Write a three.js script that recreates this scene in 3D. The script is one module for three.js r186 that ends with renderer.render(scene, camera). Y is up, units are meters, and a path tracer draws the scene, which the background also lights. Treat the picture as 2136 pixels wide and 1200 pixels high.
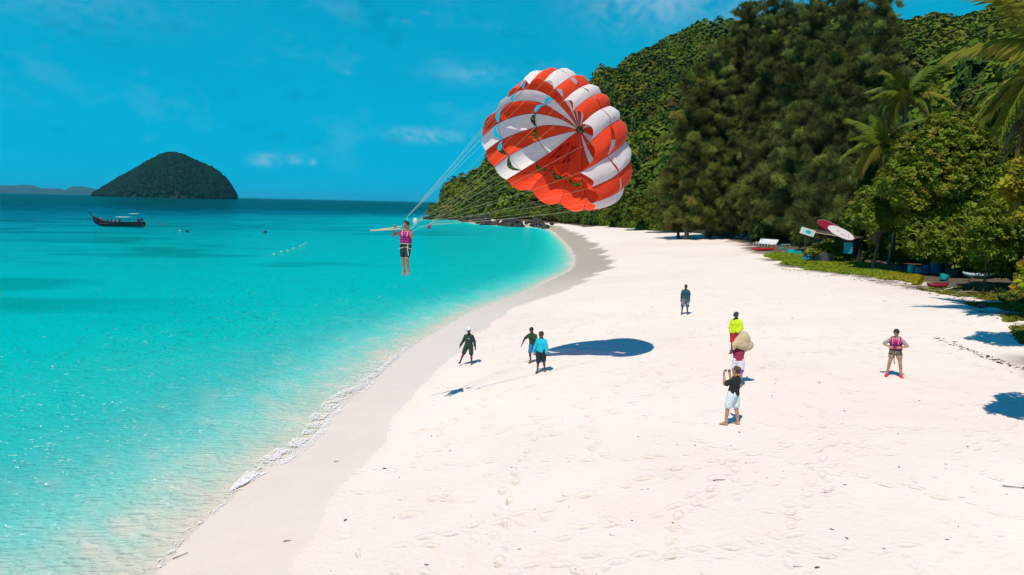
import * as THREE from 'three';
import { mergeGeometries, mergeVertices, toCreasedNormals } from 'three/addons/utils/BufferGeometryUtils.js';
import { RoundedBoxGeometry } from 'three/addons/geometries/RoundedBoxGeometry.js';

// ---------------------------------------------------------------- camera, sky, sun, exposure
const scene = new THREE.Scene();
const camera = new THREE.PerspectiveCamera(2 * Math.atan(600 / 1424) * 180 / Math.PI, 2136 / 1200, 0.3, 40000);
camera.rotation.order = 'YXZ';
camera.position.set(0, 8, 0);
camera.rotation.set(-Math.atan(175 / 1424), 0, 0.0216);
camera.updateMatrixWorld(true);

const renderer = new THREE.WebGLRenderer({ antialias: true });
renderer.toneMapping = THREE.LinearToneMapping;
renderer.toneMappingExposure = 1.0;
renderer.shadowMap.enabled = true;

const SUN_AZ = 27 * Math.PI / 180, SUN_EL = 61 * Math.PI / 180;      // shadows run away from the camera, to the right
const toSun = new THREE.Vector3(-Math.sin(SUN_AZ) * Math.cos(SUN_EL), Math.sin(SUN_EL), Math.cos(SUN_AZ) * Math.cos(SUN_EL));
const sun = new THREE.DirectionalLight(new THREE.Color(1, 0.84, 0.67), 4.7);
sun.name = 'sun';
sun.position.copy(toSun).multiplyScalar(200);
sun.castShadow = true;
Object.assign(sun.shadow.camera, { left: -120, right: 120, top: 120, bottom: -120, near: 1, far: 500 });
sun.shadow.mapSize.set(4096, 4096);
scene.add(sun, sun.target);

scene.fog = new THREE.FogExp2(new THREE.Color(0.08, 0.62, 1.0), 1 / 42000);

// ---------------------------------------------------------------- small tools
function rngOf(seed) { let a = seed >>> 0; return () => { a = (a + 0x6D2B79F5) | 0; let t = Math.imul(a ^ (a >>> 15), 1 | a); t = (t + Math.imul(t ^ (t >>> 7), 61 | t)) ^ t; return ((t ^ (t >>> 14)) >>> 0) / 4294967296; }; }
const V = (x, y, z) => new THREE.Vector3(x, y, z);
const clamp = (x, a = 0, b = 1) => Math.min(b, Math.max(a, x)), mix = (a, b, t) => a + (b - a) * t;
const smooth = (a, b, x) => { const t = clamp((x - a) / (b - a)); return t * t * (3 - 2 * t); };
const hash2 = (x, y, s) => { let h = Math.imul(x, 374761393) + Math.imul(y, 668265263) + Math.imul(s, 982451653); h = Math.imul(h ^ (h >>> 13), 1274126177); return ((h ^ (h >>> 16)) >>> 0) / 4294967296; };
function noise2(x, y, s = 0) {
  const ix = Math.floor(x), iy = Math.floor(y), fx = x - ix, fy = y - iy, u = fx * fx * (3 - 2 * fx), v = fy * fy * (3 - 2 * fy);
  return mix(mix(hash2(ix, iy, s), hash2(ix + 1, iy, s), u), mix(hash2(ix, iy + 1, s), hash2(ix + 1, iy + 1, s), u), v) * 2 - 1;
}
const fbm = (x, y, s = 0, n = 4) => { let v = 0, a = 0.5; for (let i = 0; i < n; i++) { v += a * noise2(x, y, s + i * 17); x = x * 2.03 + 5.1; y = y * 2.03 + 1.7; a *= 0.5; } return v; };
function wrapNoise(x, y, n, s) {                                       // noise that repeats every n cells
  const ix = Math.floor(x), iy = Math.floor(y), fx = x - ix, fy = y - iy, u = fx * fx * (3 - 2 * fx), v = fy * fy * (3 - 2 * fy), w = (k) => ((k % n) + n) % n;
  return mix(mix(hash2(w(ix), w(iy), s), hash2(w(ix + 1), w(iy), s), u), mix(hash2(w(ix), w(iy + 1), s), hash2(w(ix + 1), w(iy + 1), s), u), v) * 2 - 1;
}
function at(px, py, depth) {                                           // the point seen at a pixel of the 2136 x 1200 photograph, that many metres ahead
  return V((px - 1068) / 1424 * depth, -(py - 600) / 1424 * depth, -depth).applyMatrix4(camera.matrixWorld);
}
function onPlane(px, py, y = 0) {
  const d = at(px, py, 1).sub(camera.position);
  return camera.position.clone().addScaledVector(d, (y - camera.position.y) / d.y);
}
const NAMES = {};
function numbered(name) { const n = NAMES[name] = (NAMES[name] ?? -1) + 1; return n ? name + '_' + String(n).padStart(3, '0') : name; }
function tag(o, label, category, group, kind) {
  if (label) o.userData.label = label;
  if (category) o.userData.category = category;
  if (group) o.userData.group = group;
  if (kind) o.userData.kind = kind;
  return o;
}
function thing(name, label, category, pos, turn = 0, group) {
  const o = new THREE.Group(); o.name = numbered(name);
  if (pos) o.position.copy(pos);
  o.rotation.y = turn; scene.add(o);
  return tag(o, label, category, group);
}
function shadows(m) { m.castShadow = true; m.receiveShadow = true; return m; }
function part(name, geo, mat, parent, kind) {
  const m = shadows(new THREE.Mesh(geo, mat)); m.name = name; if (kind) m.userData.kind = kind;
  parent.add(m); return m;
}
function solo(name, geo, mat, label, category, group, kind) {          // a thing that is one mesh
  const m = shadows(new THREE.Mesh(geo, mat)); m.name = numbered(name); scene.add(m);
  return tag(m, label, category, group, kind);
}
function struct(name, geo, mat) { const m = shadows(new THREE.Mesh(geo, mat)); m.name = name; m.userData.kind = 'structure'; scene.add(m); return m; }
const std = (r, g, b, rough = 0.85, o = {}) => { const m = new THREE.MeshStandardMaterial({ roughness: rough, ...o }); m.color.setRGB(r, g, b); return m; };
const phys = (r, g, b, rough = 0.85, o = {}) => { const m = new THREE.MeshPhysicalMaterial({ roughness: rough, ...o }); m.color.setRGB(r, g, b); return m; };
const leafy = (r, g, b, t = 0.3, rough = 0.75) => phys(r, g, b, rough, { transmission: t, thickness: 0, specularIntensity: 0.25, side: THREE.DoubleSide });
function geoOf(pos, idx, uv, col) {
  const g = new THREE.BufferGeometry();
  g.setAttribute('position', new THREE.BufferAttribute(pos instanceof Float32Array ? pos : new Float32Array(pos), 3));
  if (idx) g.setIndex(idx.BYTES_PER_ELEMENT ? new THREE.BufferAttribute(idx, 1) : idx);
  if (uv) g.setAttribute('uv', new THREE.BufferAttribute(uv instanceof Float32Array ? uv : new Float32Array(uv), 2));
  if (col) g.setAttribute('color', new THREE.BufferAttribute(col instanceof Float32Array ? col : new Float32Array(col), 3));
  g.computeVertexNormals();
  return g;
}
function dataTexture(n, fill, srgb, floatData) {                        // fill(x, y) -> [r, g, b] in 0..1
  const d = floatData ? new Float32Array(n * n * 4) : new Uint8Array(n * n * 4);
  for (let y = 0, i = 0; y < n; y++) for (let x = 0; x < n; x++, i += 4) {
    const c = fill(x, y);
    for (let k = 0; k < 3; k++) d[i + k] = floatData ? c[k] : clamp(c[k]) * 255;
    d[i + 3] = floatData ? 1 : 255;
  }
  const t = new THREE.DataTexture(d, n, n, THREE.RGBAFormat, floatData ? THREE.FloatType : THREE.UnsignedByteType);
  t.wrapS = t.wrapT = THREE.RepeatWrapping; t.magFilter = THREE.LinearFilter; t.minFilter = THREE.LinearMipmapLinearFilter; t.generateMipmaps = true;
  if (srgb) t.colorSpace = THREE.SRGBColorSpace;
  t.needsUpdate = true; return t;
}
const box = (w, h, d, x = 0, y = 0, z = 0, r = 0) => { const g = r ? new RoundedBoxGeometry(w, h, d, 2, r) : new THREE.BoxGeometry(w, h, d); return (r ? g : g).translate(x, y, z); };
function tube(points, r, seg = 6, n, r2) {                              // round bar through points, tapering from r to r2
  const c = new THREE.CatmullRomCurve3(points.map((p) => p.isVector3 ? p : V(...p)));
  n = n ?? Math.max(2, points.length * 3);
  const g = new THREE.TubeGeometry(c, n, r, seg, false);
  if (r2 !== undefined) {
    const p = g.attributes.position, q = V();
    for (let i = 0; i <= n; i++) { c.getPointAt(i / n, q); const k = mix(1, r2 / r, i / n); for (let j = 0; j <= seg; j++) { const a = i * (seg + 1) + j; p.setXYZ(a, mix(q.x, p.getX(a), k), mix(q.y, p.getY(a), k), mix(q.z, p.getZ(a), k)); } }
  }
  return g;
}
function bar(a, b, r, seg = 6, r2 = r) {                                // a straight round bar
  a = a.isVector3 ? a : V(...a); b = b.isVector3 ? b : V(...b);
  const d = b.clone().sub(a), g = new THREE.CylinderGeometry(r2, r, d.length(), seg, 1);
  g.applyQuaternion(new THREE.Quaternion().setFromUnitVectors(V(0, 1, 0), d.normalize()));
  return g.translate((a.x + b.x) / 2, (a.y + b.y) / 2, (a.z + b.z) / 2);
}
const bare = (g) => { const q = g.index ? g.toNonIndexed() : g.clone(); for (const k of Object.keys(q.attributes)) if (k !== 'position' && k !== 'normal') q.deleteAttribute(k); return q; };
const merge = (list) => mergeGeometries(list.map(bare));

// ---------------------------------------------------------------- sky
{
  const W = 2048, H = 1024, data = new Float32Array(W * H * 4);
  const stops = [[-90, 0, 0.20, 0.30], [-1, 0, 0.36, 0.56], [0, 0.001, 0.455, 0.71], [6, 0.001, 0.425, 0.675], [14, 0.002, 0.36, 0.59], [24, 0.003, 0.27, 0.49], [45, 0.006, 0.15, 0.37], [90, 0.007, 0.085, 0.26]];
  for (let y = 0; y < H; y++) {
    const el = ((y + 0.5) / H - 0.5) * 180;
    let k = 0; while (k < stops.length - 2 && el > stops[k + 1][0]) k++;
    const t = clamp((el - stops[k][0]) / (stops[k + 1][0] - stops[k][0])), c = [1, 2, 3].map((j) => mix(stops[k][j], stops[k + 1][j], t));
    for (let x = 0; x < W; x++) {
      const az = x / W * 360, i = (y * W + x) * 4;
      let w = 0, f = 0;
      if (el > 0.5) {
        const u = az * 8, n = 360 * 8;
        const warp = wrapNoise(az * 0.5, el * 0.5, 180, 3) * 0.7;
        const wisp = wrapNoise(az * 0.25, (el + warp) * 0.55, 90, 11) * 0.6 + wrapNoise(az * 0.5, (el + warp) * 1.4, 180, 12) * 0.4 + wrapNoise(az * 2, (el + warp) * 4, 720, 13) * 0.18 + wrapNoise(az * 4, el * 9, 1440, 19) * 0.1;
        w = smooth(0.1, 0.9, wisp) * 0.06 * smooth(1, 5, el);
        const ragged = 0.55 + 0.6 * wrapNoise(az * 1.5, (el + warp) * 3, 540, 41) + 0.4 * wrapNoise(az * 4, (el + warp) * 8, 1440, 42);
        for (const [ca, ce, wa, we, amt] of [[82.5, 5.4, 2.6, 0.45, 0.55], [86, 10.3, 3, 0.7, 0.2], [101, 16.4, 5, 2.2, 0.55], [108, 14.5, 3.5, 1.2, 0.3], [70.2, 3.0, 0.9, 0.35, 0.8], [72.3, 3.1, 0.5, 0.25, 0.7], [73.6, 3.0, 0.25, 0.2, 0.7], [118, 17, 4, 1.5, 0.4], [55, 13, 8, 1.6, 0.12], [40, 6, 9, 1.2, 0.14], [140, 9, 10, 2, 0.4], [190, 12, 14, 3, 0.4], [250, 16, 14, 3, 0.4], [310, 10, 12, 2.5, 0.4], [20, 9, 11, 2, 0.35]]) { const q = ((az - ca) / wa) ** 2 + ((el - ce) / we) ** 2; if (q < 6) w = Math.max(w, amt * Math.exp(-q) * clamp(ragged)); }
        const gate = wrapNoise(az * 0.11, el * 0.2, 40, 21);
        const puff = wrapNoise(az * 0.3, el * 1.5, 108, 14) * 0.55 + wrapNoise(az * 0.8, el * 3.2, 288, 15) * 0.35 + wrapNoise(az * 2.5, el * 8, 900, 16) * 0.22;
        f = smooth(0.6, 0.95, puff + gate * 0.35 - 0.25) * 0.12 * smooth(1.5, 3, el) * smooth(30, 12, el);
      }
      const cl = [0.46, 0.66, 0.92], cw = [0.52, 0.62, 0.88], gloom = wrapNoise(az * 0.3, el * 0.9, 108, 31) * 0.5 + wrapNoise(az * 0.9, el * 2.5, 324, 32) * 0.3;
      const dim = 1 - 0.10 * smooth(0.25, 0.6, gloom) * smooth(2, 5, el) - 0.02 * wrapNoise(az * 0.15, el * 0.4, 54, 33);
      for (let j = 0; j < 3; j++) data[i + j] = mix(mix(c[j] * dim, cl[j] * 0.9, w), cw[j], f);
      data[i + 3] = 1;
    }
  }
  const t = new THREE.DataTexture(data, W, H, THREE.RGBAFormat, THREE.FloatType);
  t.mapping = THREE.EquirectangularReflectionMapping; t.magFilter = t.minFilter = THREE.LinearFilter; t.wrapS = THREE.RepeatWrapping; t.needsUpdate = true;
  scene.background = t; scene.environment = t;
}
// ---------------------------------------------------------------- shoreline and beach height
const SHORE_PIX = [[300, 1215], [344, 1177], [388, 1130], [438, 1076], [482, 1038], [526, 1002], [573, 966], [640, 922], [684, 868], [722, 838], [772, 800], [812, 762], [853, 727], [917, 688], [998, 645], [1086, 615], [1150, 584], [1190, 564], [1199, 547], [1196, 530], [1183, 511], [1168, 496], [1150, 482], [1130, 476], [1100, 473.5], [1050, 471.5], [1000, 467.5], [965, 461], [935, 456.5]];
const shore = [V(-30, 0, 45), V(-22, 0, 20), V(-15.5, 0, -2), V(-13, 0, -9), ...SHORE_PIX.map(([x, y]) => onPlane(x, y))];
{ const tip = shore[shore.length - 1], prev = shore[shore.length - 2]; shore.push(V(tip.x - 3, 0, tip.z - 14), V(tip.x + 12, 0, tip.z - 45), V(tip.x + 90, 0, tip.z - 150), V(tip.x + 330, 0, tip.z - 330)); }
const shorePts = new THREE.CatmullRomCurve3(shore, false, 'centripetal').getPoints(260);
const waterPoly = [...shorePts, V(3000, 0, -30000), V(-30000, 0, -30000), V(-30000, 0, 3000), V(-200, 0, 300)];
function inWater(x, z) {
  let c = false;
  for (let i = 0, j = waterPoly.length - 1; i < waterPoly.length; j = i++) { const a = waterPoly[i], b = waterPoly[j]; if ((a.z > z) !== (b.z > z) && x < (b.x - a.x) * (z - a.z) / (b.z - a.z) + a.x) c = !c; }
  return c;
}
function shoreDistExact(x, z) {                                              // metres inland, negative at sea
  let best = 1e12;
  for (let i = 0; i < shorePts.length - 1; i++) {
    const a = shorePts[i], b = shorePts[i + 1], dx = b.x - a.x, dz = b.z - a.z, t = clamp(((x - a.x) * dx + (z - a.z) * dz) / (dx * dx + dz * dz + 1e-9)), ex = a.x + dx * t - x, ez = a.z + dz * t - z, d = ex * ex + ez * ez;
    if (d < best) best = d;
  }
  best = Math.sqrt(best);
  return inWater(x, z) ? -best : best;
}
// the same, read from a half-metre grid near the camera
const SD = { x0: -70, z0: -130, n: 321, m: 301, d: 0.5 }; SD.f = new Float32Array(SD.n * SD.m);
for (let j = 0; j < SD.m; j++) for (let i = 0; i < SD.n; i++) SD.f[j * SD.n + i] = shoreDistExact(SD.x0 + i * SD.d, SD.z0 + j * SD.d);
function shoreDist(x, z) {
  const u = (x - SD.x0) / SD.d, v = (z - SD.z0) / SD.d, i = Math.floor(u), j = Math.floor(v);
  if (i < 0 || j < 0 || i >= SD.n - 1 || j >= SD.m - 1) return shoreDistExact(x, z);
  const k = j * SD.n + i, a = u - i, b = v - j;
  return mix(mix(SD.f[k], SD.f[k + 1], a), mix(SD.f[k + SD.n], SD.f[k + SD.n + 1], a), b);
}
const table = (t) => (x) => { let k = 0; while (k < t.length - 2 && x > t[k + 1][0]) k++; const f = clamp((x - t[k][0]) / (t[k + 1][0] - t[k][0])); return mix(t[k][1], t[k + 1][1], f); };
const landUp = table([[0, 0], [2, 0.24], [4, 0.5], [7, 0.95], [11, 1.45], [16, 1.85], [24, 2.3], [34, 2.7], [60, 2.9], [200, 3.0]]);
const seaDown = table([[0, 0], [2, 0.09], [5, 0.21], [10, 0.42], [20, 0.7], [40, 1.1], [70, 1.4], [110, 1.8], [150, 2.15], [200, 2.5], [300, 3.1], [450, 4], [700, 6], [1500, 14], [30000, 30]]);
// uneven sand: low mounds, trampled hollows
function sandRelief(x, z) {
  return 0.07 * fbm(x * 0.16, z * 0.16, 5, 3) + 0.02 * fbm(x * 0.9, z * 0.9, 9, 3);
}
function beachHeight(x, z) {
  const s = shoreDist(x, z);
  if (s < 0) return -seaDown(-s) + 0.12 * fbm(x * 0.12, z * 0.12, 40, 2) * smooth(2, 20, -s);
  return landUp(s) + sandRelief(x, z) * smooth(3, 12, s);
}
function ground(px, py) {                                               // where a pixel's sight line meets the beach
  const o = camera.position, d = at(px, py, 1).sub(o);
  let lo = 1, hi = 700, t = 1;
  for (t = 2; t < 700; t *= 1.03) { if (o.y + d.y * t < beachHeight(o.x + d.x * t, o.z + d.z * t)) { hi = t; break; } lo = t; }
  for (let i = 0; i < 24; i++) { const m = (lo + hi) / 2; if (o.y + d.y * m < beachHeight(o.x + d.x * m, o.z + d.z * m)) hi = m; else lo = m; }
  return V(o.x + d.x * hi, beachHeight(o.x + d.x * hi, o.z + d.z * hi), o.z + d.z * hi);
}
const onBeach = (x, z) => V(x, beachHeight(x, z), z);

// ---------------------------------------------------------------- a sheet with rings that widen with distance
function radialSheet(radii, angles, height, keep, color, mine) {
  const n = angles.length, m = radii.length, pos = new Float32Array(n * m * 3), uv = new Float32Array(n * m * 2), col = color ? new Float32Array(n * m * 3) : null, ok = new Uint8Array(n * m), idx = [];
  for (let i = 0, k = 0; i < m; i++) for (let j = 0; j < n; j++, k++) {
    const x = Math.sin(angles[j]) * radii[i], z = -Math.cos(angles[j]) * radii[i], h = height(x, z, radii[i]);
    pos.set([x, h.y ?? h, z], k * 3); uv.set([x, -z], k * 2);
    ok[k] = keep ? keep(x, z, h) : 1;
    if (color) col.set(color(x, z, h), k * 3);
  }
  for (let i = 0; i < m - 1; i++) for (let j = 0; j < n - 1; j++) {
    const a = i * n + j, b = a + 1, c = a + n, d = c + 1;
    if (mine ? ok[a] === 1 : ok[a] || ok[b] || ok[c] || ok[d]) idx.push(a, d, c, a, b, d);
  }
  return geoOf(pos, new Uint32Array(idx), uv, col);
}
const DEG = Math.PI / 180;
function ringRadii(r0, r1, ratio, far) { const r = []; for (let q = r0; q < r1; q *= ratio) r.push(q); return [...r, ...far]; }
const fanAngles = [];
for (let a = -180; a < -46; a += 6) fanAngles.push(a * DEG);
for (let a = -46; a <= 46; a += 0.19) fanAngles.push(a * DEG);
for (let a = 47; a <= 180.01; a += 7) fanAngles.push(a * DEG);
fanAngles[fanAngles.length - 1] = 180 * DEG;

// sand: wet band near the water, seagrass and painted wave streaks on the sea floor, leaf litter under the trees
const VEG_PIX = [[2400, 900], [2200, 720], [2136, 655], [2040, 625], [1990, 608], [1900, 588], [1860, 580], [1790, 572], [1700, 560], [1640, 544], [1600, 526], [1560, 508], [1500, 493], [1455, 483], [1400, 471], [1370, 467], [1300, 465], [1230, 464]];
const vegLine = VEG_PIX.map(([x, y]) => onPlane(x, y, 2.85));
function vegDist(x, z) {                                                // metres past the edge of the vegetation
  let best = 1e12, side = 1;
  for (let i = 0; i < vegLine.length - 1; i++) {
    const a = vegLine[i], b = vegLine[i + 1], dx = b.x - a.x, dz = b.z - a.z, t = clamp(((x - a.x) * dx + (z - a.z) * dz) / (dx * dx + dz * dz)), ex = x - a.x - dx * t, ez = z - a.z - dz * t, d = ex * ex + ez * ez;
    if (d < best) { best = d; side = dx * ez - dz * ex > 0 ? 1 : -1; }
  }
  return Math.sqrt(best) * side;
}
const wetEdge = (x, z) => mix(2.5, 4.6, smooth(-20, -80, z)) + 1.3 * fbm(x * 0.2, z * 0.2, 80, 3) + smooth(-50, -80, z) * 1.5 * fbm(x * 0.15, z * 0.45, 81, 3) + 0.25 * fbm(x * 1.1, z * 1.1, 83, 2);
function sandColor(x, z, h) {
  const s = h.s, g = fbm(x * 0.5, z * 0.5, 60, 3);
  if (s < 0) {
    const d = -s, reefAndWavelets = smooth(0.12, 0.34, fbm(x * 0.035, z * 0.085, 70, 4) - 0.02) * smooth(14, 40, d) * 0.42 + smooth(0.22 - 0.5 * smooth(60, 260, d), 0.42 - 0.3 * smooth(60, 260, d), fbm(x * 0.03, z * 0.14, 77, 5)) * smooth(55, 150, d) * 0.45 + smooth(0.05, 0.5, fbm(x * 0.11, z * 0.45, 78, 3)) * smooth(40, 90, d) * 0.3;  // finest streaks put the dark of distant wavelets into the floor colour
    const k = clamp(reefAndWavelets);
    const w = smooth(5, 0, d); return [mix(mix(0.80, 0.66, w), 0.10, k), mix(mix(0.76, 0.60, w), 0.15, k), mix(mix(0.72, 0.53, w), 0.14, k)].map((c) => c * (1 + 0.05 * g));
  }
  const edge = wetEdge(x, z), wet = smooth(edge + 0.7, edge - 0.5, s);
  const v = h.veg, litter = smooth(-0.2, 0.7, v * 0.35 + 1.6 * fbm(x * 0.35, z * 0.35, 90, 4)) * smooth(-4, 1, v);
  const far = smooth(-45, -90, z), pk = 0.05 * smooth(-0.1, 0.4, fbm(x * 0.07, z * 0.09, 85, 3)), dry = [0.79 + 0.02 * g - pk * 0.5, 0.745 + 0.02 * g - pk * 1.0, 0.712 + 0.02 * g - pk * 0.6], damp = [mix(0.76, 0.50, far), mix(0.675, 0.44, far), mix(0.635, 0.37, far)], soil = [0.10, 0.075, 0.045];
  return [0, 1, 2].map((c) => mix(mix(dry[c], damp[c], wet), soil[c], litter));
}
{
  // prints and scuffs, 24 m to the tile
  const N = 2048, hgt = new Float32Array(N * N), R = rngOf(11), stamp = (cx, cy, rx, ry, turn, depth) => {
    const c = Math.cos(turn), s = Math.sin(turn), r = Math.ceil(Math.max(rx, ry) * 1.9);
    for (let y = -r; y <= r; y++) for (let x = -r; x <= r; x++) {
      const u = (x * c + y * s) / rx, v = (-x * s + y * c) / ry, q = Math.sqrt(u * u + v * v) + 0.30 * noise2(cx + x * 0.22, cy + y * 0.22, 2);
      if (q > 1.8) continue;
      const k = q < 1 ? -(1 - q * q) : 0.45 * Math.sin((q - 1) / 0.8 * Math.PI), i = (((cy + y) | 0) & (N - 1)) * N + (((cx + x) | 0) & (N - 1));
      hgt[i] += k * depth;
    }
  };
  for (let k = 0; k < 46; k++) {                                         // tracks of feet
    let x = R() * N, y = R() * N, a = R() * 6.28; const n = 6 + R() * 14;
    for (let i = 0; i < n; i++) { x += Math.cos(a) * 46; y += Math.sin(a) * 46; a += (R() - 0.5) * 0.5; const sd = i % 2 ? 9 : -9; stamp(x - Math.sin(a) * sd, y + Math.cos(a) * sd, 12 + R() * 3, 5.5 + R() * 2, a + (R() - 0.5) * 0.4, 0.2 + R() * 0.45); }
  }
  for (let k = 0; k < 650; k++) stamp(R() * N, R() * N, 4 + R() * 14, 3 + R() * 9, R() * 6.28, 0.1 + R() * R() * 0.6);
  const tex = dataTexture(N, (x, y) => { const h = 0.62 + 0.16 * hgt[y * N + x] + 0.04 * wrapNoise(x / 64, y / 64, 32, 4) + 0.014 * wrapNoise(x / 8, y / 8, 256, 5) + 0.008 * wrapNoise(x / 4, y / 4, 512, 6); return [h, h, h]; });
  tex.repeat.set(1 / 24, 1 / 24);
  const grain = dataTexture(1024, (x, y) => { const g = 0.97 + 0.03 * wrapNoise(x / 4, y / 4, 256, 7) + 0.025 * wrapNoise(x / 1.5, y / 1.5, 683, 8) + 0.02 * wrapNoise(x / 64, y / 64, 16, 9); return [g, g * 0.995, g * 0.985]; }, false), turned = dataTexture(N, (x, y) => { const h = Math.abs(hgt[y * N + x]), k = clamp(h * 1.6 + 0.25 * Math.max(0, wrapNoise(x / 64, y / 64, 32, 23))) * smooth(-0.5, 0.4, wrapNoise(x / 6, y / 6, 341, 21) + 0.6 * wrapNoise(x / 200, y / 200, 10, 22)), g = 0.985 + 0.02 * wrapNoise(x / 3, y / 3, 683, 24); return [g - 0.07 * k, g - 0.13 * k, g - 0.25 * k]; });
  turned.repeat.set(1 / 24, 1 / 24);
  grain.repeat.set(1 / 9, 1 / 9);
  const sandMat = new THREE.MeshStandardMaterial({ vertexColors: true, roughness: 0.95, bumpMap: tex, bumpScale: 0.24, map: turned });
  const rip = dataTexture(1024, (x, y) => { const w = 2.2 * wrapNoise(x / 128, y / 128, 8, 61) + 0.9 * wrapNoise(x / 48, y / 48, 1024 / 48 | 0, 62) * 0, a = 1 - Math.abs(wrapNoise(x / 36.5714 + w, y / 64 + w * 0.6, 16, 63) * 0), q = 0.5 + 0.5 * Math.sin((y / 1024 * 22 + w) * 6.2832), n = wrapNoise(x / 32, y / 16, 32, 64), m = wrapNoise(x / 12.8, y / 8, 80, 65); const h = 0.15 * q + 0.5 * (1 - Math.abs(n)) + 0.3 * (1 - Math.abs(m)) + 0 * a; return [h, h, h]; });
  rip.repeat.set(1 / 11, 1 / 11);
  const floorMat = new THREE.MeshStandardMaterial({ vertexColors: true, roughness: 1, bumpMap: rip, bumpScale: 0.08, map: grain });
  const radii = ringRadii(3.5, 420, 1.0135, [440, 480, 540, 640, 800, 1100, 1600, 2500, 4500, 9000, 18000, 30000]);
  const height = (x, z) => { const s = shoreDist(x, z), y = beachHeight(x, z), k = { y, s, veg: s > 10 ? vegDist(x, z) : -50, edge: s > 0 && s < 9 ? wetEdge(x, z) : 3 }; return k; };
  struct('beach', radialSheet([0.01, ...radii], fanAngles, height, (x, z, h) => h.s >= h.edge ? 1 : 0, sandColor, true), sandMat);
  const wetMat = new THREE.MeshPhysicalMaterial({ vertexColors: true, roughness: 0.38, ior: 1.33, bumpMap: tex, bumpScale: 0.03, map: grain });
  struct('wet_sand', radialSheet([0.01, ...radii], fanAngles, height, (x, z, h) => h.s >= 0 && h.s < h.edge ? 1 : 0, sandColor, true), wetMat);
  struct('sea_floor', radialSheet([0.01, ...radii], fanAngles, height, (x, z, h) => h.s < 0, sandColor, true), floorMat);
}
// ---------------------------------------------------------------- the sea: a body of clear water that swallows red light, over the sloping sand
{
  const ripple = dataTexture(1024, (x, y) => {
    const a = wrapNoise(x / 128 + 0.4 * wrapNoise(x / 64, y / 64, 16, 1), y / 64, 8, 2) * 0, b = wrapNoise(x / 40, y / 22, 1024 / 40 | 0, 3);
    const c = 1 - Math.abs(wrapNoise(x / 64, y / 32, 16, 41)), d = 1 - Math.abs(wrapNoise(x / 32 + 3, y / 16, 32, 42)), e = 1 - Math.abs(wrapNoise(x / 16, y / 8, 64, 43)), f = wrapNoise(x / 8, y / 4, 128, 44);
    const h = 0.4 * c + 0.28 * d + 0.18 * e + 0.06 * f + a + b * 0; return [h, h, h];
  });
  ripple.repeat.set(1 / 16, 1 / 16);
  const water = phys(0, 0.30, 0.37, 0.10, { vertexColors: true, transparent: true, opacity: 0.32, thickness: 1, attenuationColor: new THREE.Color(0.30, 0.986, 0.992), attenuationDistance: 1, ior: 1.33, bumpMap: ripple, bumpScale: 0.35 });
  const wave = (x, z, r) => {
    const s = -shoreDist(x, z), f = smooth(160, 30, r), k = smooth(-0.5, 4, s);
    const u = x * 0.8 + z * 0.6, v = -x * 0.6 + z * 0.8;
    const ridge = (a, b, sd) => 1 - 2 * Math.abs(noise2(a, b, sd));
    let h = 0.07 * ridge(u * 0.7, v * 1.3, 51) + 0.045 * ridge(u * 1.7 + 4, v * 2.8, 52) + 0.02 * ridge(u * 4.5, v * 6.5, 53);
    h = h * f * mix(0.2, 1, k) * mix(1, 0.55, smooth(10, 30, s));
    h += 0.05 * noise2(x * 0.12, z * 0.3, 54) * smooth(0, 25, s) * smooth(230, 50, r);
    return h - 0.01;
  };
  const angles = [];
  for (let a = -100; a < -44; a += 4) angles.push(a * DEG);
  for (let a = -44; a <= 7.5; a += 0.1) angles.push(a * DEG);
  for (let a = 9; a <= 60; a += 3) angles.push(a * DEG);
  const radii = ringRadii(9, 260, 1.0078, [270, 285, 305, 330, 360, 400, 450, 520, 620, 800, 1100, 1600, 2500, 4500, 9000, 18000, 29000]);
  const g = radialSheet(radii, angles, wave, (x, z) => shoreDist(x, z) < 3.5);
  // the veil of scattered light is put into surface opacity, fading towards the sand
  const P = g.attributes.position, c4 = new Float32Array(P.count * 4); for (let i = 0; i < P.count; i++) c4.set([1, 1, 1, mix(0.12, 1, smooth(-0.5, 7, -shoreDist(P.getX(i), P.getZ(i))))], i * 4);
  g.setAttribute('color', new THREE.BufferAttribute(c4, 4));
  const sea = struct('sea', g, water);
  sea.userData.label = 'clear turquoise sea beside the white beach';
}
// ---------------------------------------------------------------- wooded hill and headland
const RIDGE = [[880, 456, 330], [905, 455, 330], [925, 450, 332], [938, 425, 336], [952, 385, 345], [1000, 362, 358], [1050, 336, 372], [1100, 292, 385], [1160, 238, 400], [1228, 192, 415], [1262, 155, 420], [1300, 134, 425], [1370, 96, 428], [1450, 74, 430], [1545, 58, 430], [1700, 42, 430], [1860, 60, 420], [1950, 64, 400], [2010, 58, 370], [2060, 40, 330], [2136, 20, 300], [2300, -30, 260], [2600, -60, 220], [3400, -60, 190]];
const HILLBASE = [[880, 326], [905, 324], [935, 326], [1000, 302], [1100, 278], [1150, 266], [1230, 236], [1300, 205], [1390, 172], [1500, 142], [1600, 118], [1750, 96], [1900, 78], [2136, 58], [2600, 42], [3400, 36]];
const col3 = (t, k) => table(t.map((r) => [r[0], r[k]]));
const ridgeY = col3(RIDGE, 1), ridgeD = col3(RIDGE, 2), hillD = col3(HILLBASE, 1);
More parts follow.
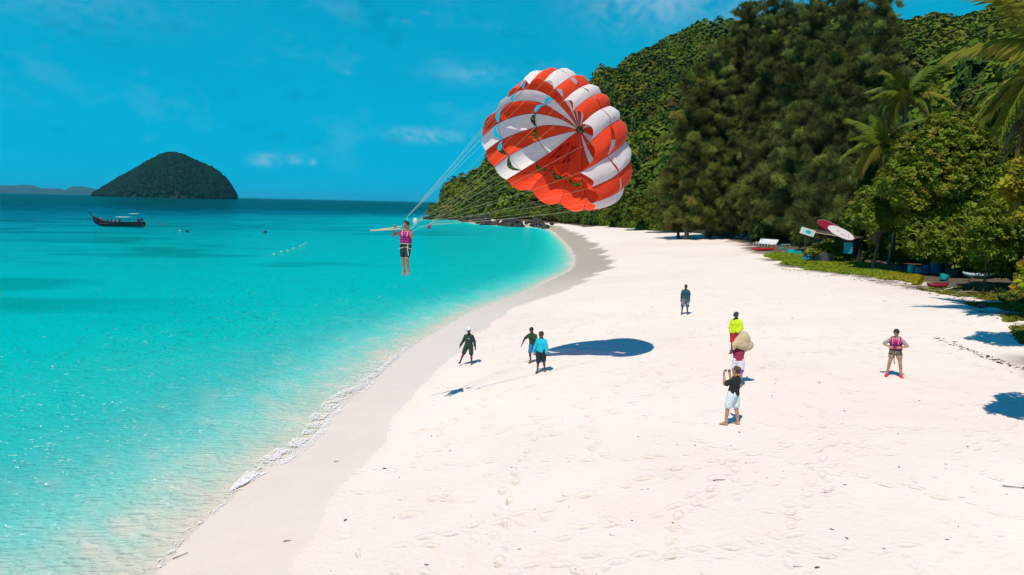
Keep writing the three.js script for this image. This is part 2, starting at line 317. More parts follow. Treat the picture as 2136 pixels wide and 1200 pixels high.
function hillPoint(px, t) {                                             // t = 0 at the foot, 1 on the ridge, beyond it the far side
  const top = at(px, ridgeY(px), ridgeD(px)), foot = at(px, 462, hillD(px));
  const x = mix(foot.x, top.x, t), z = mix(foot.z, top.z, t), H = top.y - 4, b = 1.2;
  const rise = t < 1 ? Math.pow(smooth(-0.12, 1.05, t), 1.0) * 0.6 + 0.4 * Math.pow(Math.max(0, t), 1.1) : 1 - 0.5 * (t - 1) * (t - 1) * 4;
  const n = fbm(x * 0.018, z * 0.018, 140, 4) * smooth(0.02, 0.3, t) * (t > 1 ? 1 : smooth(1.15, 0.75, t) * 0.8 + 0.2);
  return V(x, b + (H - b) * rise + n * 13 * smooth(8, 60, H), z);
}
{
  const pos = [], idx = [], cols = 150, rows = 60;
  for (let i = 0; i <= rows; i++) for (let j = 0; j <= cols; j++) { const p = hillPoint(mix(882, 3300, j / cols), i / rows * 1.6 - 0.03); pos.push(p.x, p.y, p.z); }
  for (let i = 0; i < rows; i++) for (let j = 0; j < cols; j++) { const a = i * (cols + 1) + j; idx.push(a, a + 1, a + cols + 2, a, a + cols + 2, a + cols + 1); }
  struct('hill', geoOf(pos, idx), std(0.02, 0.028, 0.010, 1));
}
// crowns of far trees: many leaf sprays over uneven lobes
function farCrown(seed, n = 620) {
  const R = rngOf(seed), lobes = [], pos = [], nor = [];
  for (let i = 0; i < 8; i++) { const a = R() * 6.28, r = i ? 0.32 + R() * 0.34 : 0; lobes.push([Math.cos(a) * r, 0.25 + R() * 0.45 - r * 0.25, Math.sin(a) * r, 0.38 + R() * 0.2]); }
  for (let i = 0; i < n; i++) {
    const L = lobes[(R() * lobes.length) | 0], u = R() * 2 - 0.75, a = R() * 6.28, q = Math.sqrt(Math.max(0, 1 - u * u)) || 0.2, d = V(Math.cos(a) * q, clamp(u, -1, 1), Math.sin(a) * q).normalize(), rr = L[3] * (0.8 + 0.28 * R());
    const c = V(L[0], L[1], L[2]).addScaledVector(d, rr), nn = d.clone().add(V(R() - 0.5, R() * 0.9 - 0.2, R() - 0.5).multiplyScalar(1.1)).normalize(), t = V(R() - 0.5, R() - 0.5, R() - 0.5).cross(nn).normalize(), b = nn.clone().cross(t), s = 0.055 + 0.06 * R(), l = s * (1.1 + R() * 0.8);
    const v = [c.clone().addScaledVector(t, l), c.clone().addScaledVector(b, s), c.clone().addScaledVector(t, -l), c.clone().addScaledVector(b, -s)];
    for (const k of [0, 1, 2, 0, 2, 3]) pos.push(v[k].x, v[k].y, v[k].z);
  }
  return geoOf(pos);
}
const farCrowns = [1, 2, 3, 4].map((s) => farCrown(s * 31));
const M4 = () => new THREE.Matrix4();
function instances(name, geo, mat, list, parent, kind = 'stuff') {      // list of { p, q, s, c }
  const m = shadows(new THREE.InstancedMesh(geo, mat, list.length)), A = M4(), s = V();
  list.forEach((e, i) => { A.compose(e.p, e.q, e.s.isVector3 ? e.s : s.setScalar(e.s)); m.setMatrixAt(i, A); if (e.c) m.setColorAt(i, e.c); });
  m.name = name; if (kind) m.userData.kind = kind;
  parent.add(m); return m;
}
const turnY = (a) => new THREE.Quaternion().setFromAxisAngle(V(0, 1, 0), a);
const rgb = (r, g, b) => new THREE.Color().setRGB(r, g, b);
const forestLeaf = leafy(1, 1, 1, 0.2, 0.8);
function forestColors(R, x, z) {
  const k = R(), n = fbm(x * 0.02, z * 0.02, 150, 3);
  let c = [0.066, 0.125, 0.010];
  if (k < 0.2) c = [0.036, 0.078, 0.010]; else if (k < 0.42) c = [0.115, 0.165, 0.010]; else if (k < 0.52) c = [0.15, 0.165, 0.012]; else if (k < 0.57) c = [0.08, 0.07, 0.015];
  const f = 0.85 + 0.3 * R() + 0.5 * n;
  return rgb(c[0] * f, c[1] * f, c[2] * f);
}
{
  const R = rngOf(77), lists = [[], [], [], []];
  const put = (p, sz, flat) => { const k = (R() * 4) | 0; lists[k].push({ p: p.clone().add(V(0, -sz * 0.25, 0)), q: turnY(R() * 6.28), s: V(sz, sz * flat, sz), c: forestColors(R, p.x, p.z) }); };
  for (let i = 0; i < 5200; i++) {
    const px = mix(915, 2500, Math.pow(R(), 0.92)), t = -0.01 + 1.12 * Math.pow(R(), 0.75), d = mix(hillD(px), ridgeD(px), t);
    if (R() > smooth(20, 330, d) + 0.15) continue;
    if (px < 960 && t > 0.9 && R() < 0.5) continue;
    const p = hillPoint(px, t);
    if (p.y < 1.5 && px < 1240) p.y = 1.8;
    put(p, (4.6 + R() * R() * 6) * (px < 1000 ? 0.75 : 1), 0.8 + R() * 0.55);
  }
  for (let i = 0; i < 420; i++) { const px = mix(1120, 1400, R()), p = hillPoint(px, -0.03 + 0.05 * R()); p.y = Math.max(p.y, 2.4); put(p, 2.4 + R() * 2.2, 0.9 + R() * 0.5); }
  for (let i = 0; i < 260; i++) { const px = mix(938, 1190, R()), p = hillPoint(px, -0.09 + 0.11 * R()), s = shoreDist(p.x, p.z); if (s < 2) continue; p.y = Math.max(p.y, 1.2 + s * 0.12); put(p, 1.8 + R() * 2.0, 0.9 + R() * 0.5); }
  const forest = thing('forest', 'dense green woodland covering the hillside and headland behind the beach', 'woodland', null, 0);
  forest.userData.kind = 'stuff';
  lists.forEach((l, k) => instances('tree_crowns', farCrowns[k], forestLeaf, l, forest));
}
// ---------------------------------------------------------------- cone-shaped island and pale hills on the horizon
{
  const D = 3600, prof = [[188, 408], [196, 404], [215, 393], [250, 372], [290, 351], [320, 333], [345, 322], [362, 319], [380, 322], [405, 334], [440, 349], [460, 363], [475, 380], [484, 397], [494, 412]];
  const topOf = table(prof), pos = [], idx = [], cols = 90, rows = 24, mid = at(340, 409, D);
  for (let i = 0; i <= rows; i++) for (let j = 0; j <= cols; j++) {
    const px = mix(188, 494, j / cols), H = Math.max(0, at(px, topOf(px) + 3, D).y), v = i / rows * 2 - 1, P = at(px, 409, D), depth = 60 + H * 1.25;
    const h = H * Math.pow(Math.max(0, 1 - v * v), 0.8), q = V(P.x, 0, P.z).addScaledVector(V(mid.x, 0, mid.z).normalize(), v * depth);
    pos.push(q.x, h - 1 + 7 * fbm(q.x * 0.012, q.z * 0.012, 160, 3) * smooth(0, 40, h), q.z);
  }
  for (let i = 0; i < rows; i++) for (let j = 0; j < cols; j++) { const a = i * (cols + 1) + j; idx.push(a, a + 1, a + cols + 2, a, a + cols + 2, a + cols + 1); }
  const isle = struct('island', geoOf(pos, idx), std(0.008, 0.02, 0.012, 1));
  const R = rngOf(91), list = [];
  for (let n = 0; n < 4200; n++) {
    const px = mix(194, 488, R()), H = Math.max(0, at(px, topOf(px) + 3, D).y), v = R() * 1.35 - 1, P = at(px, 409, D), depth = 60 + H * 1.25, h = H * Math.pow(Math.max(0, 1 - v * v), 0.8);
    if (h < 6) continue;
    const q = V(P.x, 0, P.z).addScaledVector(V(mid.x, 0, mid.z).normalize(), v * depth), f = 0.6 + 0.6 * R();
    list.push({ p: V(q.x, h - 5, q.z), q: turnY(R() * 6.28), s: 9 + R() * 8, c: rgb(0.014 * f, 0.064 * f, 0.028 * f) });
  }
  const wood = thing('island_forest', 'dark green woodland covering the cone-shaped island on the horizon', 'woodland', null, 0); wood.userData.kind = 'stuff';
  instances('tree_crowns', farCrowns[1], forestLeaf, list, wood);
  const far = (D2, pts, name) => {
    const P = [], I = [];
    pts.forEach(([px, py], j) => { const a = at(px, py, D2), f = at(px, 401 + px * 0.0216, D2); const out = V(f.x, 0, f.z).normalize(); for (const [k, y] of [[0, -5], [300, a.y * 0.55], [700, a.y], [1800, -5]]) P.push(f.x + out.x * k, y, f.z + out.z * k); });
    for (let j = 0; j < pts.length - 1; j++) for (let k = 0; k < 3; k++) { const a = j * 4 + k; I.push(a, a + 4, a + 5, a, a + 5, a + 1); }
    struct(name, geoOf(P, I), std(0.02, 0.05, 0.05, 1));
  };
  far(17000, [[-260, 396], [-120, 388], [-40, 390], [10, 386], [30, 387], [45, 385], [68, 386], [84, 392], [110, 393], [128, 394], [136, 397], [146, 390], [156, 388], [178, 389], [190, 392], [215, 400], [240, 407]], 'distant_hills');
}
// ---------------------------------------------------------------- trees: trunk, limbs, crown of many small pieces
const barkDark = std(0.06, 0.045, 0.035, 0.95), barkGrey = std(0.16, 0.13, 0.10, 0.95);
function tuftGeo(seed, blades, len, wide, droop) {                      // a plume of thin drooping needles
  const R = rngOf(seed), pos = [];
  for (let i = 0; i < blades; i++) {
    const a = R() * 6.28, up = R() * 1.9 + 0.1, d = V(Math.cos(a), up, Math.sin(a)).normalize(), l = len * (0.55 + 0.6 * R()), root = V(Math.cos(a) * 0.1, R() * 0.35 - 0.1, Math.sin(a) * 0.1).multiplyScalar(len);
    const side = V(R() - 0.5, R() - 0.5, R() - 0.5).cross(d).normalize().multiplyScalar(wide * (0.6 + 0.8 * R())), m = root.clone().addScaledVector(d, l * 0.55), e = m.clone().addScaledVector(d, l * 0.3).add(V(0, -l * droop * (0.6 + 0.6 * R()), 0));
    for (const v of [root.clone().sub(side), root.clone().add(side), m.clone().add(side), root.clone().sub(side), m.clone().add(side), m.clone().sub(side), m.clone().sub(side), m.clone().add(side), e]) pos.push(v.x, v.y, v.z);
  }
  return geoOf(pos);
}
const tufts = [1, 2, 3].map((s) => tuftGeo(s * 13, 56, 1.3, 0.017, 0.6));
const needle = leafy(1, 1, 1, 0.22, 0.85);
function rosetteGeo(seed, n, leafLen, leafWide) {                       // broad leaves spreading from a twig's end
  const R = rngOf(seed), pos = [], twig = 0.02;
  for (let i = 0; i < n; i++) {
    const a = i * 2.4 + R() * 0.5, up = 0.15 + 0.75 * (1 - i / n) + (R() - 0.5) * 0.5, d = V(Math.cos(a), up, Math.sin(a)).normalize(), s = V(-Math.sin(a), (R() - 0.5) * 0.5, Math.cos(a)).normalize(), l = leafLen * (0.7 + 0.5 * R()), w = leafWide * (0.75 + 0.4 * R());
    const nrm = s.clone().cross(d).normalize(), o = d.clone().multiplyScalar(twig + l * 0.15).add(V(0, -0.25 * leafLen * (i / n), 0)), mid = o.clone().addScaledVector(d, l * 0.62).addScaledVector(nrm, -l * 0.08), tip = o.clone().addScaledVector(d, l).addScaledVector(nrm, -l * 0.22 * R() - l * 0.05);
    const q1 = o.clone().addScaledVector(d, l * 0.3), A = mid.clone().addScaledVector(s, w).addScaledVector(nrm, w * 0.25), B = mid.clone().addScaledVector(s, -w).addScaledVector(nrm, w * 0.25), C = q1.clone().addScaledVector(s, w * 0.55), E = q1.clone().addScaledVector(s, -w * 0.55);
    for (const [p, q, r] of [[o, C, q1], [o, q1, E], [q1, C, A], [q1, A, mid], [q1, mid, B], [q1, B, E], [mid, A, tip], [mid, tip, B]]) pos.push(p.x, p.y, p.z, q.x, q.y, q.z, r.x, r.y, r.z);
  }
  return geoOf(pos);
}
const rosettes = [1, 2, 3].map((s) => rosetteGeo(s * 7, 10, 0.30, 0.085));
const glossy = leafy(1, 1, 1, 0.34, 0.45);
const lean = (d, roll) => new THREE.Quaternion().setFromUnitVectors(V(0, 1, 0), d.clone().normalize()).multiply(turnY(roll));

function casuarina(px, depth, topPy, radius, label, seed, tint = [1, 1, 1], baseFrac = 0.085) {
  const R = rngOf(seed), top = at(px, topPy, depth), base = V(top.x, 0, top.z); base.y = beachHeight(base.x, base.z) - 0.15;
  const H = top.y - base.y, t = thing('casuarina_tree', label, 'tree', base, 0, 'feathery beach casuarina trees');
  const bend = V((R() - 0.5) * 1.4, 0, (R() - 0.5) * 1.4), spine = (f) => V(bend.x * Math.sin(f * 2.5), H * f, bend.z * Math.sin(f * 2.2)), trunkPts = [0, 0.12, 0.3, 0.55, 0.8, 0.97].map(spine);
  part('trunk', tube(trunkPts, 0.16 + H * 0.009, 8, 20, 0.03), barkDark, t);
  const limbs = [], list = [], nL = Math.round(16 + H * 2.4);
  for (let i = 0; i < nL; i++) {
    const f = baseFrac + (1 - baseFrac) * Math.pow((i + R()) / nL, 0.92), prof = Math.sin(Math.min(1, (f - baseFrac) * 1.6 + 0.32) * 1.57) * Math.pow(1 - f, 0.42) * 1.3, a = i * 2.4 + R(), L = radius * clamp(prof, 0.12, 1) * (0.6 + 0.5 * R());
    const o = spine(f), up = 0.25 + 0.6 * f, e = o.clone().add(V(Math.cos(a) * L, L * up * 0.6, Math.sin(a) * L)), m = o.clone().lerp(e, 0.5).add(V(0, L * 0.10, 0));
    e.y -= L * (0.30 - 0.1 * f);
    limbs.push(tube([o, m, e], 0.05 + L * 0.006, 4, 4, 0.012));
    const nP = Math.round((2 + L * 0.9) * (f > 0.75 ? 0.5 : 1));
    for (let j = 0; j < nP; j++) {                                      // plumes along the limb, each a tight cluster of sprays
      const g = (j + 0.35 + 0.65 * R()) / nP, pc = g < 0.5 ? o.clone().lerp(m, g * 2) : m.clone().lerp(e, g * 2 - 1);
      pc.add(V((R() - 0.5) * L * 0.5 * g, (R() - 0.4) * 0.9, (R() - 0.5) * L * 0.5 * g));
      const out = V(Math.cos(a) + (R() - 0.5), 0.1 + R() * 0.9, Math.sin(a) + (R() - 0.5)).normalize(), pb = 0.35 + 1.5 * R() * R(), w = R() < 0.14 ? 1.3 : 1, nT = 5 + ((R() * 5) | 0);
      for (let k = 0; k < nT; k++) {
        const q = R(), p = pc.clone().addScaledVector(out, (q - 0.3) * 2.1).add(V((R() - 0.5) * 0.5, (R() - 0.5) * 0.4 - q * q * 0.6, (R() - 0.5) * 0.5)), b = pb * (0.85 + 0.3 * R());
        list.push({ p, q: lean(out.clone().add(V((R() - 0.5) * 0.6, 0.35, (R() - 0.5) * 0.6)), R() * 6.28), s: 0.6 + 0.5 * R(), c: rgb(0.165 * b * w * tint[0], 0.215 * b * tint[1], 0.052 * b * tint[2]), k: (R() * 3) | 0 });
      }
    }
  }
  part('limbs', merge(limbs), barkDark, t);
  const crown = new THREE.Group(); crown.name = 'crown'; crown.userData.kind = 'stuff'; t.add(crown);
  for (let k = 0; k < 3; k++) instances('needle_sprays', tufts[k], needle, list.filter((e) => e.k === k), crown);
  return t;
}
// lobes: [x, y, z, r] about the tree's base; leaves sit on the lobes' outsides
function broadleaf(name, label, group, base, trunkTop, lobes, o) {
  if (o.size) { lobes = lobes.map((l) => l.map((v) => v * o.size)); trunkTop = trunkTop.map((v) => v * o.size); }
  const R = rngOf(o.seed), t = thing(name, label, o.category ?? 'tree', base, 0, group);
  const wood = [];
  if (trunkTop) wood.push(tube([V(0, -0.3, 0), V(trunkTop[0] * 0.3 + 0.1, trunkTop[1] * 0.4, trunkTop[2] * 0.3), V(...trunkTop)], o.trunk ?? 0.2, 8, 12, (o.trunk ?? 0.2) * 0.5));
  if (trunkTop) part('trunk', wood[0], barkDark, t);
  const limbs = [], list = [], root = trunkTop ? V(trunkTop[0] * 0.8, trunkTop[1] * 0.8, trunkTop[2] * 0.8) : V(0, 0, 0);
  for (const [x, y, z, r] of lobes) {
    const c = V(x, y, z); limbs.push(tube([root, root.clone().lerp(c, 0.55).add(V(0, -0.12 * r, 0)), c], 0.03 + r * 0.02, 5, 6, 0.012));
    const n = Math.round(o.density * r * r);
    for (let i = 0; i < n; i++) {
      const u = R() * 1.75 - 0.75, a = R() * 6.28, q = Math.sqrt(Math.max(0, 1 - u * u)), d = V(Math.cos(a) * q, u, Math.sin(a) * q), rr = r * (0.55 + 0.5 * Math.pow(R(), 0.5) + 0.12 * noise2(a * 2, u * 3, o.seed));
      const p = c.clone().addScaledVector(d, rr), b = 0.6 + 0.55 * R(), old = R() < (o.yellow ?? 0.1), C = old ? (o.old ?? [0.30, 0.26, 0.02]) : o.color;
      list.push({ p, q: lean(d.clone().add(V(R() - 0.5, 0.6 + R() * 0.5, R() - 0.5)), R() * 6.28), s: (o.leaf ?? 1) * (0.75 + 0.5 * R()), c: rgb(C[0] * b, C[1] * b, C[2] * b), k: (R() * 3) | 0 });
    }
  }
  part(trunkTop ? 'limbs' : 'stems', merge(limbs), barkGrey, t);
  const crown = new THREE.Group(); crown.name = 'crown'; crown.userData.kind = 'stuff'; t.add(crown);
  for (let k = 0; k < 3; k++) instances('leaf_rosettes', rosettes[k], glossy, list.filter((e) => e.k === k), crown);
  return t;
}
function frondGeo(seed, L, sag) {                                       // a palm frond along +x, rising then drooping, with a leaflet on each side every few centimetres
  const R = rngOf(seed), pos = [], curve = (f) => V(L * (f - 0.12 * f * f * sag), L * (0.42 * f - (0.35 + 0.42 * sag) * f * f), 0), n = 44;
  const tri = (a, b, c) => pos.push(a.x, a.y, a.z, b.x, b.y, b.z, c.x, c.y, c.z);
  for (let i = 0; i < 14; i++) { const a = curve(i / 14), b = curve((i + 1) / 14), w = 0.035 * (1 - i / 15), w2 = 0.035 * (1 - (i + 1) / 15); for (const [s1, s2] of [[V(0, 0, w), V(0, 0, w2)], [V(0, w, 0), V(0, w2, 0)]]) { tri(a.clone().sub(s1), a.clone().add(s1), b.clone().add(s2)); tri(a.clone().sub(s1), b.clone().add(s2), b.clone().sub(s2)); } }
  for (let i = 4; i < n; i++) for (const s of [-1, 1]) {
    const f = i / n, o = curve(f), l = L * 0.26 * Math.sin(Math.min(1, f * 1.25 + 0.16) * 2.4) * (0.85 + 0.3 * R()) + 0.08, d = V(0.55 + 0.5 * f, -0.25 - 0.5 * R(), s * (0.95 - 0.4 * f)).normalize(), m = o.clone().addScaledVector(d, l * 0.5), e = o.clone().addScaledVector(d, l).add(V(0, -l * 0.30, 0)), w = V(0.022, 0.008, 0);
    tri(o.clone().sub(w), o.clone().add(w), m.clone().add(w)); tri(o.clone().sub(w), m.clone().add(w), m.clone().sub(w)); tri(m.clone().sub(w), m.clone().add(w), e);
  }
  return geoOf(pos);
}
const fronds = [[1, 0.35], [2, 0.6], [3, 0.9], [4, 1.2]].map(([s, sag]) => frondGeo(s * 19, 1, sag));
const palmLeaf = [leafy(0.13, 0.19, 0.02, 0.32, 0.5), leafy(0.21, 0.23, 0.03, 0.32, 0.55), leafy(0.22, 0.17, 0.05, 0.2, 0.7)];
function palm(px, py, depth, len, label, seed, nF = 20, turn0 = 0, offX = 0) {
  const R = rngOf(seed), c = at(px, py, depth), base = V(c.x + (R() - 0.5) * 1.5 + offX, 0, c.z - 0.5); base.y = beachHeight(base.x, base.z) - 0.1;
  const t = thing('coconut_palm', label, 'palm tree', base, 0, 'coconut palms among the trees'), top = c.clone().sub(base);
  part('trunk', tube([V(0, 0, 0), top.clone().multiplyScalar(0.35).add(V(0.35, 0, 0.1)), top.clone().multiplyScalar(0.7).add(V(0.25, 0, 0)), top], 0.17, 9, 30, 0.1), barkGrey, t);
  for (let i = 0; i < nF; i++) {
    const young = i / nF, f = part('frond', fronds[Math.min(3, (young * 4.4) | 0)], palmLeaf[young > 0.88 ? 2 : (R() * 2) | 0], t), a = turn0 + i * 2.4 + R() * 0.3;
    f.position.copy(top); f.rotation.order = 'YZX'; f.rotation.y = a; f.rotation.z = mix(0.95, -0.75, young) + (R() - 0.5) * 0.2; f.rotation.x = (R() - 0.5) * 0.5;
    f.scale.setScalar(len * (0.8 + 0.3 * R()));
  }
  const nuts = [];
  for (let i = 0; i < 6; i++) { const a = i * 1.05; nuts.push(new THREE.IcosahedronGeometry(0.13, 1).translate(top.x + Math.cos(a) * 0.22, top.y - 0.25 - 0.12 * (i % 2), top.z + Math.sin(a) * 0.22)); }
  part('coconut_cluster', merge(nuts), std(0.14, 0.12, 0.03, 0.6), t);
  return t;
}
const CAS = [
  [1450, 122, 150, 5.0, 'casuarina at the left end of the grove with a brownish sunlit side', [1.1, 1.0, 0.85]],
  [1424, 128, 330, 3.8, 'low leftmost casuarina whose branches hang over the far sand', [1.15, 1.0, 0.8]],
  [1502, 124, 92, 5.2, 'tall casuarina second from the left of the grove, behind hanging branches', [1, 1, 1]],
  [1562, 126, 10, 5.2, 'casuarina reaching the top edge just right of the hill crest', [0.9, 0.92, 0.9]],
  [1545, 122, 212, 5.2, 'mid-height casuarina with olive plumes in front of the left grove', [1.1, 1.05, 0.95]],
  [1625, 116, -40, 4.8, 'very tall dark casuarina in the middle of the grove', [0.85, 0.88, 0.85]],
  [1695, 110, -60, 4.8, 'tallest dark casuarina at the centre top of the grove', [0.8, 0.86, 0.85]],
  [1768, 104, -30, 4.4, 'tall casuarina right of the grove centre with gaps of sky at its top', [0.85, 0.9, 0.9]],
  [1612, 112, 262, 5.0, 'front casuarina with drooping branches above the deckchairs', [1.0, 1.02, 1.0]],
  [1672, 102, 225, 5.0, 'front casuarina with pale plumes left of the signboard hut', [1.15, 1.15, 1.15]],
  [1738, 100, 150, 4.8, 'casuarina standing behind the signboard hut', [0.9, 0.95, 0.95]],
  [1835, 96, 0, 4.2, 'thin casuarina at the right end of the grove against the sky', [0.9, 0.92, 0.9]],
  [1484, 123, 300, 4.6, 'low casuarina with branches drooping to the sand near the blue loungers', [1.1, 1.02, 0.85]],
  [1722, 86, 330, 3.0, 'small casuarina with hanging sprays above the red and white board', [0.95, 1.0, 1.0]],
];
CAS.forEach(([px, d, top, r, label, tint], i) => casuarina(px, d, top, r, label, 300 + i * 7, tint));

const green = [0.17, 0.25, 0.014], lime = [0.30, 0.33, 0.015];
const lobesOf = (seed, n, w, h, d, y0, r0, r1) => { const R = rngOf(seed), l = []; for (let i = 0; i < n; i++) { const a = i * 2.4, q = Math.sqrt((i + 0.5) / n); l.push([Math.cos(a) * q * w, y0 + h * (1 - q * q * 0.75) * (0.35 + 0.65 * R()), Math.sin(a) * q * d, mix(r0, r1, R())]); } return l; };
{
  const spot = (px, d) => { const p = at(px, 500, d); return V(p.x, beachHeight(p.x, p.z), p.z); };
  broadleaf('sea_almond_tree', 'big bright green sea almond tree standing over the blue barrels', null, spot(1958, 60), [0.4, 4.2, -0.8], [...lobesOf(1, 32, 3.3, 6.2, 2.6, 5.6, 1.0, 1.7), [-2.9, 5.8, 1.0, 1.4], [-2.5, 3.7, 1.0, 1.2], [-3.2, 7.6, 0.8, 1.3], [0.3, 5.0, 1.6, 1.4], [-1.0, 4.1, 1.2, 1.3], [2.0, 6.0, 1.2, 1.3], [2.5, 8.4, 0.8, 1.4], [1.0, 6.6, 1.6, 1.5], [-1.6, 2.9, 0.6, 0.9]], { seed: 5, size: 1.15, density: 95, color: green, yellow: 0.16, trunk: 0.15, leaf: 1.05 });
  broadleaf('sea_almond_tree', 'small sea almond with light green leaf clusters right of the blue barrels', null, spot(2062, 45), [-0.1, 3.2, 0], [[-0.9, 4.5, 0.3, 0.85], [0.1, 4.9, 0.2, 0.95], [-0.3, 3.9, 0.5, 0.8], [-1.1, 3.4, 0.5, 0.65], [0.6, 4.0, 0.1, 0.9], [-0.2, 5.4, 0, 0.7], [-0.2, 3.0, 0.5, 0.6]], { seed: 6, density: 110, color: green, yellow: 0.12, trunk: 0.06, leaf: 0.95 });
  broadleaf('sea_almond_tree', 'yellow-green sea almond reaching in from the right edge', null, spot(2196, 27), [-0.2, 4.7, 0], [[-1.3, 6.9, 0.2, 0.75], [-1.9, 6.5, 0.3, 0.55], [-0.8, 6.2, 0.4, 0.8], [-1.4, 5.6, 0.5, 0.6], [0.2, 7.0, 0, 0.9], [0.3, 5.7, 0.2, 0.9], [-0.9, 7.4, -0.3, 0.6], [-0.6, 4.9, 0.4, 0.5]], { seed: 7, density: 120, color: lime, yellow: 0.3, trunk: 0.13, leaf: 0.85 });
  broadleaf('sea_almond_sapling', 'slim sapling with yellow and orange leaves at the right edge', null, spot(2232, 17.8), [-0.1, 3.6, 0], [[-0.6, 4.6, 0.1, 0.5], [-0.75, 4.15, 0.1, 0.4], [-0.2, 4.5, 0.1, 0.6], [-0.5, 3.9, 0.2, 0.35], [0.1, 5.2, 0, 0.7], [0.5, 4.4, 0.2, 0.7], [0.4, 5.0, -0.5, 0.7], [-0.1, 4.9, 0.7, 0.5]], { seed: 8, density: 150, color: lime, yellow: 0.4, old: [0.48, 0.33, 0.04], trunk: 0.07, leaf: 0.8 });
  broadleaf('broadleaf_tree', 'tall bright-topped broadleaf tree in the upper right corner', null, spot(2120, 60), [0, 9, 0], lobesOf(2, 30, 4.6, 9.5, 3.6, 8.0, 1.3, 2.1), { seed: 9, density: 70, color: [0.14, 0.20, 0.015], yellow: 0.1, trunk: 0.3, leaf: 1.1 });
  broadleaf('broadleaf_tree', 'dark glossy broadleaf tree behind the drooping palm frond', null, spot(2030, 66), [0, 8, 0], lobesOf(3, 30, 3.6, 8.5, 3.2, 7.0, 1.2, 2.0), { seed: 10, density: 75, color: green, yellow: 0.03, trunk: 0.28, leaf: 1.1 });
  broadleaf('broadleaf_tree', 'dark broadleaf tree between the palms and the sea almond', null, spot(1950, 72), [0, 6, 0], lobesOf(4, 24, 3.6, 6.5, 3.0, 5.2, 1.2, 1.9), { seed: 11, density: 75, color: green, yellow: 0.03, trunk: 0.25, leaf: 1.1 });
  broadleaf('broadleaf_bush', 'dark green bush right of the white paddle board, above the hedge', null, spot(1828, 63), [0, 3.0, 0], lobesOf(5, 16, 1.5, 2.6, 1.2, 3.9, 0.7, 1.1), { seed: 12, density: 85, color: green, yellow: 0.02, trunk: 0.05, leaf: 0.95, category: 'bush' });
  broadleaf('broadleaf_tree', 'shaded broadleaf tree at the right edge behind the sapling', null, spot(2165, 46), [0, 4, 0], lobesOf(6, 22, 3.0, 5.0, 2.4, 2.4, 1.0, 1.6), { seed: 13, density: 80, color: green, yellow: 0.03, trunk: 0.2, leaf: 1 });
  broadleaf('broadleaf_tree', 'shaded tree in the dark gap behind the barrels', null, spot(2010, 58), [0, 3, 0], lobesOf(7, 22, 3.6, 4.2, 2.0, 1.6, 1.1, 1.7), { seed: 14, density: 80, color: green, yellow: 0.02, trunk: 0.2, leaf: 1.1 });
  broadleaf('broadleaf_tree', 'shaded tree behind the palm with the visible trunk', null, spot(1860, 80), [0, 5, 0], lobesOf(8, 26, 4.0, 7.5, 2.4, 3.0, 1.2, 1.9), { seed: 15, density: 65, color: green, yellow: 0.02, trunk: 0.22, leaf: 1.2 });
  broadleaf('broadleaf_tree', 'sunlit green tree right beside the end of the far sand', null, spot(1352, 172), [0, 4, 0], lobesOf(9, 22, 5.4, 7.0, 3.5, 2.5, 1.6, 2.6), { seed: 16, density: 36, color: [0.12, 0.18, 0.014], yellow: 0.08, trunk: 0.25, leaf: 1.7 });
  broadleaf('broadleaf_tree', 'green tree at the back of the far sand below the parachute edge', null, spot(1305, 196), [0, 4, 0], lobesOf(10, 22, 5.4, 8.0, 3.5, 2.2, 1.8, 2.7), { seed: 17, density: 32, color: [0.10, 0.16, 0.014], yellow: 0.06, trunk: 0.25, leaf: 1.8 });
  broadleaf('broadleaf_tree', 'green tree left of the grove with pale yellow sprays', null, spot(1392, 156), [0, 4, 0], lobesOf(11, 20, 4.2, 7.0, 3.0, 2.0, 1.5, 2.3), { seed: 18, density: 38, color: [0.12, 0.17, 0.014], yellow: 0.12, trunk: 0.22, leaf: 1.6 });
  [[1770, 86, 'low bush behind the white paddle board'], [1862, 78, 'low bush behind the wooden table'], [1912, 72, 'low bush behind the left barrels'], [1985, 66, 'low bush behind the stacked chairs'], [2052, 58, 'low bush behind the pale blue kayak'], [2120, 50, 'low bush at the right edge behind the spiky plants'], [1700, 92, 'low bush behind the hut']].forEach(([px, d, l], i) =>
    broadleaf('broadleaf_bush', l, null, spot(px, d), [0, 0.5, 0], lobesOf(30 + i, 12, 2.3, 2.8, 1.2, 0.9, 0.9, 1.3), { seed: 60 + i, density: 70, color: green, yellow: 0.02, trunk: 0.05, leaf: 1.1, category: 'bush' }));
  palm(1893, 198, 66, 3.6, 'coconut palm with upright young fronds in front of the casuarinas', 21, 20, 0.4);
  palm(1845, 302, 62, 3.6, 'lower coconut palm with yellowing fronds and a visible pale trunk', 22, 20, 1.4);
  palm(2245, 122, 31, 4.4, 'nearest coconut palm whose yellow-green fronds droop in at the right edge', 23, 20, 2.2, 4.5);
}
